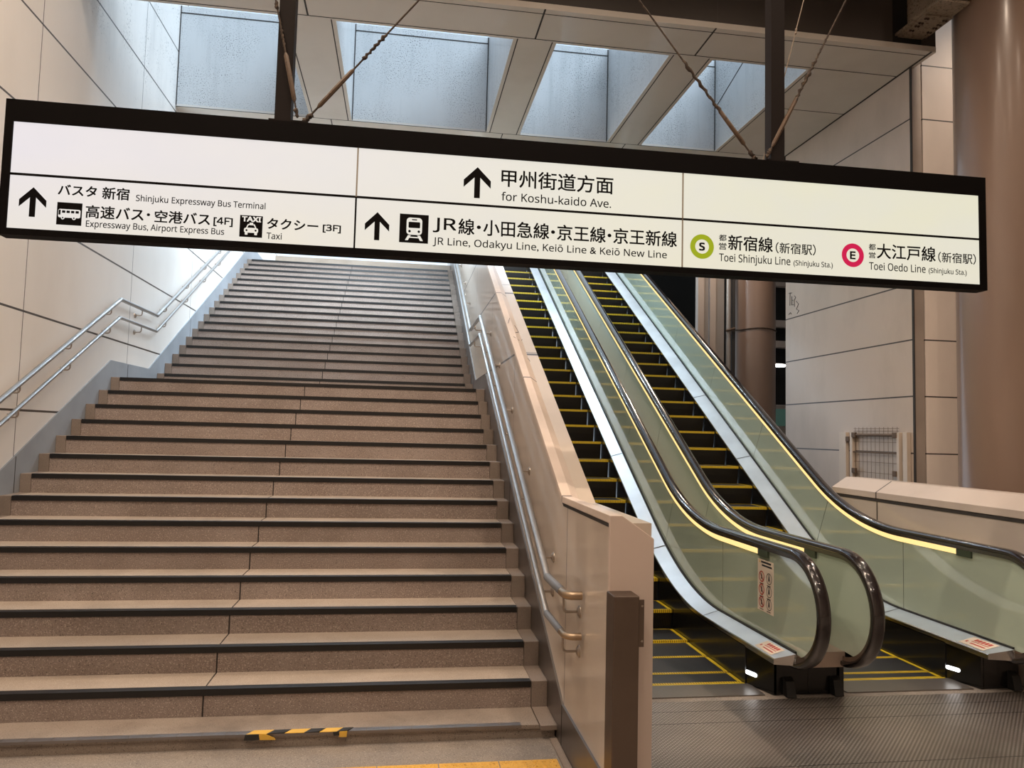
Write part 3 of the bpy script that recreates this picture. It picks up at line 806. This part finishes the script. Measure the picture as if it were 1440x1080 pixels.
# stickers
def ring(b, cx, cz, r0, r1, place, mi, seg=24):
    A = [place(cx + r0 * math.cos(2 * PI * i / seg), cz + r0 * math.sin(2 * PI * i / seg)) for i in range(seg + 1)]
    B = [place(cx + r1 * math.cos(2 * PI * i / seg), cz + r1 * math.sin(2 * PI * i / seg)) for i in range(seg + 1)]
    b.strip(A, B, mi)
def poly(b, pts, place, mi): b.add([place(*p) for p in pts], [tuple(range(len(pts)))], mi)
gx = XB[1] - 0.0062
b = MB()
b.box(gx - 0.0012, gx, 0.553, 0.775, 0.445, 0.793, 0)
pl = lambda u, v: (gx - 0.0022, 0.775 - u, 0.445 + v)       # u to the right in the photo, v up
for i, v in enumerate((0.232, 0.145, 0.060)):
    ring(b, 0.058, v, 0.030, 0.038, pl, 1); ring(b, 0.162, v, 0.033, 0.038, pl, 2)
    poly(b, [(0.036, v + 0.026), (0.030, v + 0.020), (0.080, v - 0.026), (0.086, v - 0.020)], pl, 1)
    poly(b, [(0.050, v + 0.012), (0.064, v + 0.016), (0.066, v - 0.006), (0.074, v - 0.024), (0.060, v - 0.012), (0.048, v - 0.024), (0.052, v - 0.004)], pl, 2)
    poly(b, [(0.155, v + 0.018), (0.168, v + 0.018), (0.170, v), (0.180, v - 0.024), (0.163, v - 0.01), (0.148, v - 0.024), (0.152, v)], pl, 2)
    ring(b, 0.161, v + 0.024, 0.0, 0.006, pl, 2, 10); ring(b, 0.057, v + 0.020, 0.0, 0.005, pl, 2, 10)
    for k in range(2): poly(b, [(0.03 + k * 0.10, v - 0.050), (0.085 + k * 0.10, v - 0.050), (0.085 + k * 0.10, v - 0.045), (0.03 + k * 0.10, v - 0.045)], pl, 2)
poly(b, [(0.02, 0.325), (0.04, 0.325), (0.03, 0.343)], pl, 3)
for k, (u0, u1) in enumerate(((0.05, 0.19), (0.06, 0.20))): poly(b, [(u0, 0.326 - k * 0.022), (u1, 0.326 - k * 0.022), (u1, 0.338 - k * 0.022), (u0, 0.338 - k * 0.022)], pl, 2)
o = keep(b.build('safety_sticker', [m_white, m_red, m_navy, m_tape_y]), e1); o['label'] = 'white sticker with six round safety pictograms'
for esc, dk, x, inner in ((e1, dk1, XB[1], LX1), (e2, dk3, XB[3], RX1)):
    b = MB()
    ax, az = x - 0.03, ZH - dlow(0.2) - 0.006
    cx_, cz_ = inner + 0.008, ZH - 0.656
    def pl2(u, v, ax=ax, az=az, cx_=cx_, cz_=cz_):
        t = v; return (cx_ + (ax - cx_) * t - 0.0012, 0.56 - u, cz_ + (az - cz_) * t + 0.0022)
    poly(b, [(0, 0.08), (0.22, 0.08), (0.22, 0.92), (0, 0.92)], pl2, 0)
    pl3 = lambda u, v: tuple(a + d for a, d in zip(pl2(u, v), (-0.0006, 0, 0.0008)))
    for k in range(5): poly(b, [(0.05 + k * 0.03, 0.58), (0.072 + k * 0.03, 0.58), (0.072 + k * 0.03, 0.80), (0.05 + k * 0.03, 0.80)], pl3, 1)
    poly(b, [(0.05, 0.46), (0.2, 0.46), (0.2, 0.51), (0.05, 0.51)], pl3, 1); poly(b, [(0.07, 0.26), (0.2, 0.26), (0.2, 0.34), (0.07, 0.34)], pl3, 1)
    poly(b, [(0.02, 0.3), (0.035, 0.3), (0.035, 0.45), (0.02, 0.45)], pl3, 1)
    o = keep(b.build('deck_sticker', [m_white, m_red]), esc); o['label'] = 'pale sticker with red lettering on the deck end'

# studded landing plate in front of both escalators
lp = MB().box(0.305, 3.44, -1.6, 0.370, ZF - 0.003, ZF)
lp.box(3.44, 6.5, -1.6, -0.99, ZF - 0.003, ZF)
tag(lp.build('landing_plate', m_plate), 'studded metal floor plate in front of the two escalators', 'floor plate')

# ------------------------------------------------------------------ low wall right of the escalators
lw = thing('low_wall', 'low beige panelled wall with pale coping right of the escalators', 'low wall', (3.6, 1.0, ZF))
keep(MB().box(3.455, 3.74, -0.96, 2.70, ZF, 1.112).build('wall_panel', m_low), lw)
keep(MB().box(3.451, 3.455, -0.96, 2.70, 1.083, 1.112).build('shadow_strip', m_joint), lw)  # dark strip in place of the shade under the coping
keep(MB().prism([(3.445, 1.112), (3.445, 1.168), (3.60, 1.268), (3.75, 1.268), (3.75, 1.112)], -0.985, 2.72, 'y').build('coping', m_lowcope, bevel=0.003), lw)

# ------------------------------------------------------------------ columns, pipes and posts
def cyl(cx, cy, r, z0, z1, seg=64):
    return MB().sweep([[(cx + r * math.cos(2 * PI * i / seg), cy + r * math.sin(2 * PI * i / seg), z) for i in range(seg)] for z in (z0, z1)])
tag(cyl(5.03, 2.16, 0.50, ZF, 7.05).build('round_column', m_column, smooth=True), 'huge glossy brown round column at the right edge', 'column')
fc = thing('round_column', 'brown round column behind the right escalator with a cable round it', 'column', (5.735, 9.0, -0.06))
keep(cyl(5.735, 9.0, 0.405, ZF, 7.1).build('shaft', m_column, smooth=True), fc)
keep(MB().tube([(5.735 + 0.415 * math.cos(t), 9.0 + 0.415 * math.sin(t), 3.66 + 0.012 * math.sin(3 * t)) for t in [2 * PI * i / 40 for i in range(41)]], 0.011, 6, cap=False).build('cable', m_rust), fc)
dp = thing('drain_pipe', 'thin grey drain pipe beside the far brown column', 'pipe', (5.05, 8.6, ZF))
keep(cyl(5.055, 8.6, 0.045, ZF, 7.1, 20).build('pipe', m_pipe, smooth=True), dp)
keep(MB().box(5.115, 5.175, 8.57, 8.63, ZF, 7.1).build('conduit', m_joint), dp)
keep(MB().tube([(4.98, 8.54, 3.58), (5.06, 8.53, 3.60), (5.15, 8.53, 3.63)], 0.022, 8).build('clamp', m_copper), dp)
for x0, x1, lab in ((4.468, 4.585, 'narrow beige post left of the drain pipe, nearer the dark opening'), (4.70, 4.81, 'beige post with a grey side standing next to the drain pipe')):
    p_ = thing('post', lab, 'post', ((x0 + x1) / 2, 8.66, ZF), 'posts behind the right escalator')
    keep(MB().box(x0, x1, 8.6, 8.72, ZF, 7.1).build('flange', m_postb), p_)
    keep(MB().box(x1, x1 + (0.09 if x0 < 4.6 else 0.17), 8.62, 8.70, ZF, 7.1).build('web', m_pipe), p_)

# ------------------------------------------------------------------ wire gate folded against the right wall
g = thing('wire_gate', 'small beige wire mesh gate standing against the grimy right wall', 'gate', (4.50, 3.65, ZF))
gxw = 4.545
for y0, y1 in ((4.16, 4.30), (4.03, 4.08), (3.19, 3.23), (3.06, 3.13)):
    keep(MB().box(gxw - 0.025, gxw + 0.02, y0, y1, ZF, 1.73).build('gate_post', m_gatep, bevel=0.002), g)
b = MB()
for i in range(11):
    y = 3.25 + i * 0.076; b.tube([(gxw, y, 1.10), (gxw, y, 1.79)], 0.0022, 5)
for z in (1.27, 1.39, 1.51, 1.62, 1.745, 1.775): b.tube([(gxw, 3.22, z), (gxw, 4.04, z)], 0.0022, 5)
keep(b.build('wire_mesh', m_wire), g)
for z, r in ((1.70, 0.016), (1.50, 0.008)): keep(MB().tube([(gxw - 0.01, 3.22, z), (gxw - 0.01, 4.04, z)], r, 8).build('cross_bar', m_wire, smooth=True), g)
for y, z in ((4.0, 1.70), (3.26, 1.70), (4.0, 1.28), (3.26, 1.28), (4.12, 1.65)):
    keep(MB().box(gxw - 0.035, gxw - 0.005, y - 0.035, y + 0.035, z - 0.03, z + 0.03).build('hinge', m_wire, bevel=0.005), g)

# marker scribbles
def scribble(par, strokes, r=0.004):
    b = MB()
    for s_ in strokes: b.tube(s_, r, 5)
    o = keep(b.build('graffiti', m_graf), par) if par.type == 'EMPTY' else b.build('graffiti', m_graf, par)
    return o
wx = 4.567
def W(a, c): return (wx, 5.60 - a, 3.22 + c)
def W2(a, c): return W(a * 0.62 + 0.02, 0.26 + c * 0.72)
scribble(wro, [[W2(0, .30), W2(.14, .29)], [W2(.06, .31), W2(.05, .05)], [W2(.14, .22), W2(.13, .05), W2(.22, .05)], [W2(.14, .14), W2(.2, .14)], [W2(.24, .22), W2(.3, .18), W2(.24, .12), W2(.25, .0)],
               [W2(.32, .1), W2(.42, .03), W2(.33, -.06), W2(.44, -.1), W2(.36, -.15)], [W2(.0, -.12), W2(.08, -.09), W2(.12, -.13)]], 0.004)
def K(u, y, dz=0.0):
    t = min(max((u - 0.155) / 0.146, 0), 1); return (u, y, wtop(y) - 0.10 * t + 0.003)
scribble(wm, [[K(.16, 2.3), K(.20, 2.38), K(.18, 2.5)], [K(.20, 2.2), K(.24, 2.35), K(.22, 2.45), K(.26, 2.3)], [K(.25, 2.15), K(.28, 2.3), K(.25, 2.38), K(.24, 2.2)], [K(.12, 2.5), K(.15, 2.62)], [K(.13, 2.2), K(.17, 2.15)], [K(.2, 1.85), K(.22, 1.78)], [K(.24, 1.72), K(.25, 1.65)]], 0.002)

# ------------------------------------------------------------------ things seen through the gap beside the far column
lt = thing('wall_lamp', 'small bright white lamp seen in the gap beside the far column', 'lamp', (7.82, 11.9, 3.33))
keep(MB().box(7.70, 7.94, 11.80, 11.95, 3.31, 3.37).build('diffuser', m_lampw, bevel=0.02), lt)
keep(MB().box(7.68, 7.96, 11.95, 13.0, 3.33, 3.40).build('arm', m_pipe), lt)
vm = thing('ticket_machine', 'dim greenish lit machine far off in the gap beside the far column', 'machine', (7.9, 12.6, ZF))
keep(MB().box(7.60, 8.25, 12.2, 12.9, ZF, 2.45).build('body', m_pipe, bevel=0.02), vm)
keep(MB().box(7.68, 8.15, 12.19, 12.2, 1.95, 2.35).build('screen', m_green), vm)
for z, lab in ((5.35, 'upper pale beam crossing the gap beside the far column'), (4.35, 'middle pale beam crossing the gap beside the far column'), (3.85, 'lower pale beam crossing the gap beside the far column')):
    tag(MB().box(7.0, 9.5, 12.5, 12.7, z, z + 0.16).build('cross_beam', m_postb), lab, 'beam', 'beams in the dark gap')

# ------------------------------------------------------------------ riveted steel beam by the big column
ib = thing('steel_beam', 'rust spotted riveted steel beam poking out above the soffit corner', 'beam', (4.33, 2.3, 5.9))
b = MB()
b.box(4.17, 4.49, 2.05, YF + 0.045, 5.875, 5.90); b.box(4.315, 4.345, 2.02, YF + 0.045, 5.90, 6.6); b.box(4.17, 4.49, 2.05, YF + 0.045, 6.6, 6.63)
keep(b.build('girder', m_beam), ib)
keep(MB().box(4.20, 4.50, 2.28, YF + 0.04, 5.862, 5.875).build('splice_plate', m_beam), ib)
keep(MB().box(4.49, 5.0, 2.06, 2.22, 5.95, 6.5).build('column_bracket', m_beam), ib)
for x in (4.235, 4.265, 4.435, 4.465):
    for k, y in enumerate((2.33, 2.40, 2.47, 2.54)):
        keep(MB().tube([(x, y + 0.012 * (k % 2), 5.862), (x, y + 0.012 * (k % 2), 5.852), (x, y + 0.012 * (k % 2), 5.847)], [0.013, 0.012, 0.005], 10).build('rivet', m_bolt, smooth=True), ib)

# ------------------------------------------------------------------ hanging sign
SG = thing('hanging_sign', 'long black framed lit station sign hanging over the stairs', 'sign', (-2.7639, -0.25, 2.561), rotz=-0.0056)
SW, SH = 5.3023, 0.536
U1, U2, V1 = 1.6741, 3.4629, 0.2723
ML, MR, MT, MBt, SD = 0.0388, 0.0448, 0.1116, 0.033, 0.088
def child(mb, name, mats, parent=SG, **k): return mb.build(name, mats, parent, **k)
b = MB()
b.box(-ML, SW + MR, 0.0, SD, SH, SH + MT); b.box(-ML, SW + MR, 0.0, SD, -MBt, 0)
b.box(-ML, 0, 0.0, SD, 0, SH); b.box(SW, SW + MR, 0.0, SD, 0, SH); b.box(0, SW, 0.05, SD, 0, SH)
child(b, 'sign_frame', m_frame)
pan = []
for u0, u1 in ((0, U1), (U1, U2), (U2, SW)):
    pan.append(child(MB().box(u0 + 0.001, u1 - 0.001, 0.006, 0.05, 0, SH), 'light_panel', m_face_lit))
child(MB().box(0, SW, 0.0035, 0.006, V1 - 0.006, V1 + 0.006), 'divider', m_ink)
child(MB().box(U1 - 0.004, U1 + 0.004, 0.0035, 0.006, V1, SH), 'panel_seam', m_seam); child(MB().box(U1 - 0.005, U1 + 0.004, 0.0035, 0.006, 0, V1), 'panel_seam', m_ink)
child(MB().box(U2 - 0.004, U2 + 0.004, 0.0035, 0.006, 0, SH), 'panel_seam', m_seam)

def sans(t):          # plain grotesque letters of the built-in font set
    return ''.join(chr(0x1D5A0 + ord(c) - 65) if 'A' <= c <= 'Z' else chr(0x1D5BA + ord(c) - 97) if 'a' <= c <= 'z' else chr(0x1D7E2 + ord(c) - 48) if '0' <= c <= '9' else c for c in t)
def text_mesh(body):
    c = bpy.data.curves.new('txt', 'FONT'); c.body = sans(body); c.resolution_u = 4
    o = bpy.data.objects.new('txt', c); COL.objects.link(o)
    bpy.context.view_layer.update()
    dg = bpy.context.evaluated_depsgraph_get()
    me = bpy.data.meshes.new_from_object(o.evaluated_get(dg))
    V = [(v.co.x, v.co.y) for v in me.vertices]; Fc = [tuple(p.vertices) for p in me.polygons]
    bpy.data.objects.remove(o); bpy.data.curves.remove(c); bpy.data.meshes.remove(me)
    return V, Fc
def put(b, body, u0, u1, v0, v1, offset=0.0, mi=0, d=0.0045, cap=False):
    """cap False: fit the ink box to u0..u1, v0..v1; cap True: v0 is the baseline and v1 the cap height"""
    V, Fc = text_mesh(body)
    xa, xb = min(p[0] for p in V), max(p[0] for p in V); ya, yb = min(p[1] for p in V), max(p[1] for p in V)
    if cap: k = v1 / CAP; f = lambda p: (u0 + (p[0] - xa) / (xb - xa) * (u1 - u0), d, v0 + p[1] * k)
    else: f = lambda p: (u0 + (p[0] - xa) / (xb - xa) * (u1 - u0), d, v0 + (p[1] - ya) / (yb - ya) * (v1 - v0))
    q = [f(p) for p in V]
    for k, (du, dv) in enumerate(((0, 0), (1, 1), (-1, 1), (1, -1), (-1, -1)) if offset else ((0, 0),)):   # heavier weight: strokes widened a little
        b.add([(p[0] + du * offset, p[1] + k * 0.00004, p[2] + dv * offset) for p in q], Fc, mi)
CAP = max(p[1] for p in text_mesh('H')[0])
CJK = [('バスタ', 0.225, 0.403, 0.182, 0.234, 0), ('新宿', 0.431, 0.557, 0.175, 0.235, 0), ('高速バス', 0.359, 0.630, 0.074, 0.138, 0), ('・', 0.645, 0.661, 0.101, 0.116, 0),
       ('空港バス', 0.684, 0.949, 0.073, 0.134, 0), ('[4F]', 0.968, 1.060, 0.072, 0.118, 0), ('タクシー', 1.231, 1.486, 0.076, 0.130, 0), ('[3F]', 1.511, 1.601, 0.073, 0.115, 0),
       ('JR', 2.080, 2.202, 0.111, 0.189, 1), ('線', 2.215, 2.299, 0.108, 0.193, 1), ('・', 2.312, 2.334, 0.142, 0.162, 1), ('小田急線', 2.348, 2.706, 0.110, 0.196, 1), ('・', 2.717, 2.739, 0.142, 0.162, 1),
       ('京王線', 2.752, 3.022, 0.110, 0.195, 1), ('・', 3.033, 3.055, 0.143, 0.163, 1), ('京王新線', 3.067, 3.430, 0.111, 0.197, 1), ('甲州街道方面', 2.439, 3.060, 0.385, 0.480, 1),
       ('都', 3.678, 3.721, 0.163, 0.199, 2), ('営', 3.678, 3.721, 0.114, 0.152, 2), ('新宿線', 3.733, 3.998, 0.115, 0.200, 2), ('（新宿駅）', 4.017, 4.260, 0.113, 0.176, 2),
       ('都', 4.591, 4.633, 0.166, 0.202, 2), ('営', 4.591, 4.632, 0.119, 0.153, 2), ('大江戸線', 4.642, 5.015, 0.120, 0.207, 2), ('（新宿駅）', 5.033, 5.278, 0.119, 0.181, 2)]
LAT = [('Shinjuku Expressway Bus Terminal', 0.590, 1.218, 0.175, 0.031, 0), ('Expressway Bus, Airport Express Bus', 0.363, 1.021, 0.029, 0.031, 0), ('Taxi', 1.2306, 1.3054, 0.022, 0.032, 0),
       ('JR Line, Odakyu Line, Keiō Line & Keiō New Line', 2.081, 3.373, 0.045, 0.038, 1), ('for Koshu-kaido Ave.', 2.441, 3.050, 0.308, 0.044, 1),
       ('Toei Shinjuku Line', 3.679, 4.105, 0.048, 0.043, 2), ('(Shinjuku Sta.)', 4.125, 4.365, 0.049, 0.029, 2), ('Toei Oedo Line', 4.592, 4.950, 0.051, 0.043, 2), ('(Shinjuku Sta.)', 4.970, 5.216, 0.053, 0.029, 2)]
for body, u0, u1, v0, v1, k in CJK:
    q = MB(); put(q, body, u0, u1, v0, v1, 0.0 if body == '・' else 0.0012 if body not in ('都', '営', '（新宿駅）') else 0.0006); q.build('lettering', m_ink, pan[k])
for body, u0, u1, v, cap, k in LAT:
    q = MB(); put(q, body, u0, u1, v, cap, 0.0004, cap=True); q.build('lettering', m_ink, pan[k])
# arrows
def arrow(par, cu, v0, v1, hw, sw):
    aw = hw; th = (v1 - v0) * 0.235; arm = (v1 - v0) * 0.43
    b = MB(); D0, D1 = 0.0035, 0.006
    b.prism([(cu, v1), (cu + aw, v1 - arm), (cu + aw, v1 - arm - th), (cu, v1 - th * 1.05), (cu - aw, v1 - arm - th), (cu - aw, v1 - arm)], D0, D1, 'y')
    b.prism([(cu - sw, v0), (cu + sw, v0), (cu + sw, v1 - th), (cu - sw, v1 - th)], D0 + 0.0002, D1, 'y')
    b.build('arrow', m_ink, par)
arrow(pan[0], 0.112, 0.062, 0.210, 0.062, 0.0135); arrow(pan[1], 1.787, 0.049, 0.198, 0.063, 0.0135); arrow(pan[1], 2.308, 0.311, 0.480, 0.073, 0.0155)
# pictogram squares; white shapes drawn on a unit square
def icon(par, name, u0, u1, v0, v1, white, black=(), txt=None):
    b = MB(); b.box(u0, u1, 0.0035, 0.006, v0, v1, 0)
    S = lambda p: (u0 + p[0] * (u1 - u0), v0 + p[1] * (v1 - v0))
    for i, pg in enumerate(white):
        q = [S(p) for p in pg]; b.add([(p[0], 0.0030, p[1]) for p in q], [tuple(range(len(q)))], 1)
    for pg in black:
        q = [S(p) for p in pg]; b.add([(p[0], 0.0025, p[1]) for p in q], [tuple(range(len(q)))], 0)
    if txt:
        put(b, txt[0], *[S((txt[1], txt[3]))[0], S((txt[2], txt[3]))[0], S((0, txt[3]))[1], S((0, txt[4]))[1]], 0.0014, 1, 0.0028)
    b.build(name, [m_ink, m_face_lit], par)
def rr(x0, x1, y0, y1, r=0.04, n=4):
    out = []
    for cx, cy, a in ((x1 - r, y1 - r, 0), (x0 + r, y1 - r, PI / 2), (x0 + r, y0 + r, PI), (x1 - r, y0 + r, 1.5 * PI)):
        out += [(cx + r * math.cos(a + PI / 2 * i / n), cy + r * math.sin(a + PI / 2 * i / n)) for i in range(n + 1)]
    return out
def disc(cx, cy, r, n=14): return [(cx + r * math.cos(2 * PI * i / n), cy + r * math.sin(2 * PI * i / n)) for i in range(n)]
icon(pan[0], 'bus_icon', 0.2257, 0.341, 0.0315, 0.144,
     [rr(0.06, 0.95, 0.32, 0.70, 0.07), disc(0.25, 0.31, 0.075), disc(0.70, 0.31, 0.075)],
     [rr(0.075, 0.155, 0.44, 0.66, 0.02)] + [rr(0.21 + k * 0.18, 0.345 + k * 0.18, 0.53, 0.64, 0.015) for k in range(4)] + [disc(0.25, 0.31, 0.035), disc(0.70, 0.31, 0.035)])
icon(pan[0], 'taxi_icon', 1.096, 1.208, 0.025, 0.137,
     [rr(0.20, 0.82, 0.20, 0.42, 0.07), [(0.27, 0.40), (0.75, 0.40), (0.66, 0.60), (0.36, 0.60)], rr(0.43, 0.59, 0.60, 0.67, 0.02), rr(0.24, 0.36, 0.10, 0.22, 0.02), rr(0.66, 0.78, 0.10, 0.22, 0.02)],
     [[(0.335, 0.43), (0.685, 0.43), (0.625, 0.55), (0.395, 0.55)], disc(0.31, 0.31, 0.045), disc(0.71, 0.31, 0.045)], ('TAXI', 0.10, 0.92, 0.72, 0.94))
icon(pan[1], 'train_icon', 1.9035, 2.055, 0.046, 0.199,
     [rr(0.24, 0.78, 0.28, 0.88, 0.12, 6), [(0.30, 0.26), (0.40, 0.26), (0.30, 0.08), (0.20, 0.08)], [(0.62, 0.26), (0.72, 0.26), (0.82, 0.08), (0.72, 0.08)], [(0.27, 0.17), (0.75, 0.17), (0.73, 0.21), (0.29, 0.21)]],
     [rr(0.31, 0.71, 0.52, 0.73, 0.03), rr(0.42, 0.60, 0.79, 0.83, 0.015), disc(0.35, 0.40, 0.045), disc(0.67, 0.40, 0.045)])
def badge(par, name, cu, cv, r0, r1, m, ch, h):
    b = MB(); seg = 48
    A = [(cu + r1 * math.cos(2 * PI * i / seg), 0.0035, cv + r1 * math.sin(2 * PI * i / seg)) for i in range(seg + 1)]
    B = [(cu + r0 * math.cos(2 * PI * i / seg), 0.0035, cv + r0 * math.sin(2 * PI * i / seg)) for i in range(seg + 1)]
    b.strip(A, B, 0)
    put(b, ch, cu - h * 0.36, cu + h * 0.36, cv - h / 2, cv + h / 2, 0.0022, 1, 0.0040)
    o = b.build(name, [m, m_ink], par); return o
badge(pan[2], 'line_badge', 3.5775, 0.1235, 0.0405, 0.0695, m_lime, 'S', 0.042)['label'] = 'yellow green ring with a black S'
badge(pan[2], 'line_badge', 4.4895, 0.128, 0.0395, 0.069, m_mag, 'E', 0.042)['label'] = 'magenta ring with a black E'
# posts to the ceiling
for u in (1.281, 4.033):
    child(MB().box(u - 0.041, u + 0.041, 0.012, 0.088, SH + MT, 7.05 - 2.561), 'post', m_post)
    child(MB().box(u - 0.07, u + 0.13, 0.01, 0.086, SH + MT, SH + MT + 0.012), 'post_foot', m_post)

# stay wires with turnbuckles
def stay(label, pts, ends, knots, mat_=m_rust, r=0.005, tb=None):
    """pts: base then direction point; continues to the ceiling"""
    a, c = Vector(pts[0]), Vector(pts[1])
    t = (7.05 - a.z) / (c.z - a.z); top = a + (c - a) * t
    inv = Matrix.LocRotScale(SG.location, Euler(SG.rotation_euler), None).inverted()
    a, c, top = inv @ a, inv @ c, inv @ top
    o = MB().tube([a, top], r, 6).build('stay_wire', mat_, SG); o['label'] = label
    if tb:
        f0, f1 = tb; p0 = a + (c - a) * f0; p1 = a + (c - a) * f1
        MB().tube([p0, p0.lerp(p1, .06), p0.lerp(p1, .5), p0.lerp(p1, .94), p1], [0.006, 0.012, 0.013, 0.012, 0.006], 8).build('turnbuckle', m_copper, o, smooth=True)
    rnd_ = random.Random(len(label))
    for f0, f1, rr_ in knots:
        n = 18; P = []; R_ = []
        side = Vector((0.3, 1, 0.1)); d = (c - a).normalized()
        s1_ = d.cross(Vector((0, 1, 0))).normalized(); s2_ = d.cross(s1_)
        for i in range(n):
            f = f0 + (f1 - f0) * i / (n - 1); ang = i * 2.1
            P.append(a + (c - a) * f + (s1_ * math.cos(ang) + s2_ * math.sin(ang)) * rr_ * 0.25); R_.append(rr_ * rnd_.uniform(0.25, 0.7))
        MB().tube(P, R_, 6).build('wrapping', mat_, o, smooth=True, angle=80)
    return o
stay('rusty stay wire slanting up right from the left sign post', [(-1.385, -0.19, 3.232), (-0.788, -0.19, 3.991)], None, [(0, 0.06, 0.022), (0.50, 0.70, 0.018)], tb=(0.12, 0.42))
stay('rusty stay wire rising along the left sign post', [(-1.405, -0.265, 3.232), (-1.553, -0.265, 3.904)], None, [(0.0, 0.06, 0.018), (0.55, 0.75, 0.012), (0.85, 0.9, 0.016)], tb=(0.12, 0.5))
stay('rusty stay wire slanting up left from the right sign post', [(1.175, -0.19, 3.228), (0.444, -0.19, 4.132)], None, [(0, 0.06, 0.02), (0.30, 0.62, 0.018)], tb=(0.10, 0.32))
stay('rusty stay wire slanting up right from the right sign post', [(1.20, -0.265, 3.228), (1.726, -0.265, 4.278)], None, [(0, 0.05, 0.018), (0.35, 0.58, 0.020), (0.58, 0.75, 0.010)], tb=(0.06, 0.36))
stay('thin pale cord rising behind the right sign post', [(1.235, -0.135, 3.228), (1.500, -0.135, 4.262)], None, [(0.3, 0.36, 0.012), (0.62, 0.65, 0.008), (0.80, 0.83, 0.012)], m_rope, 0.003, None)
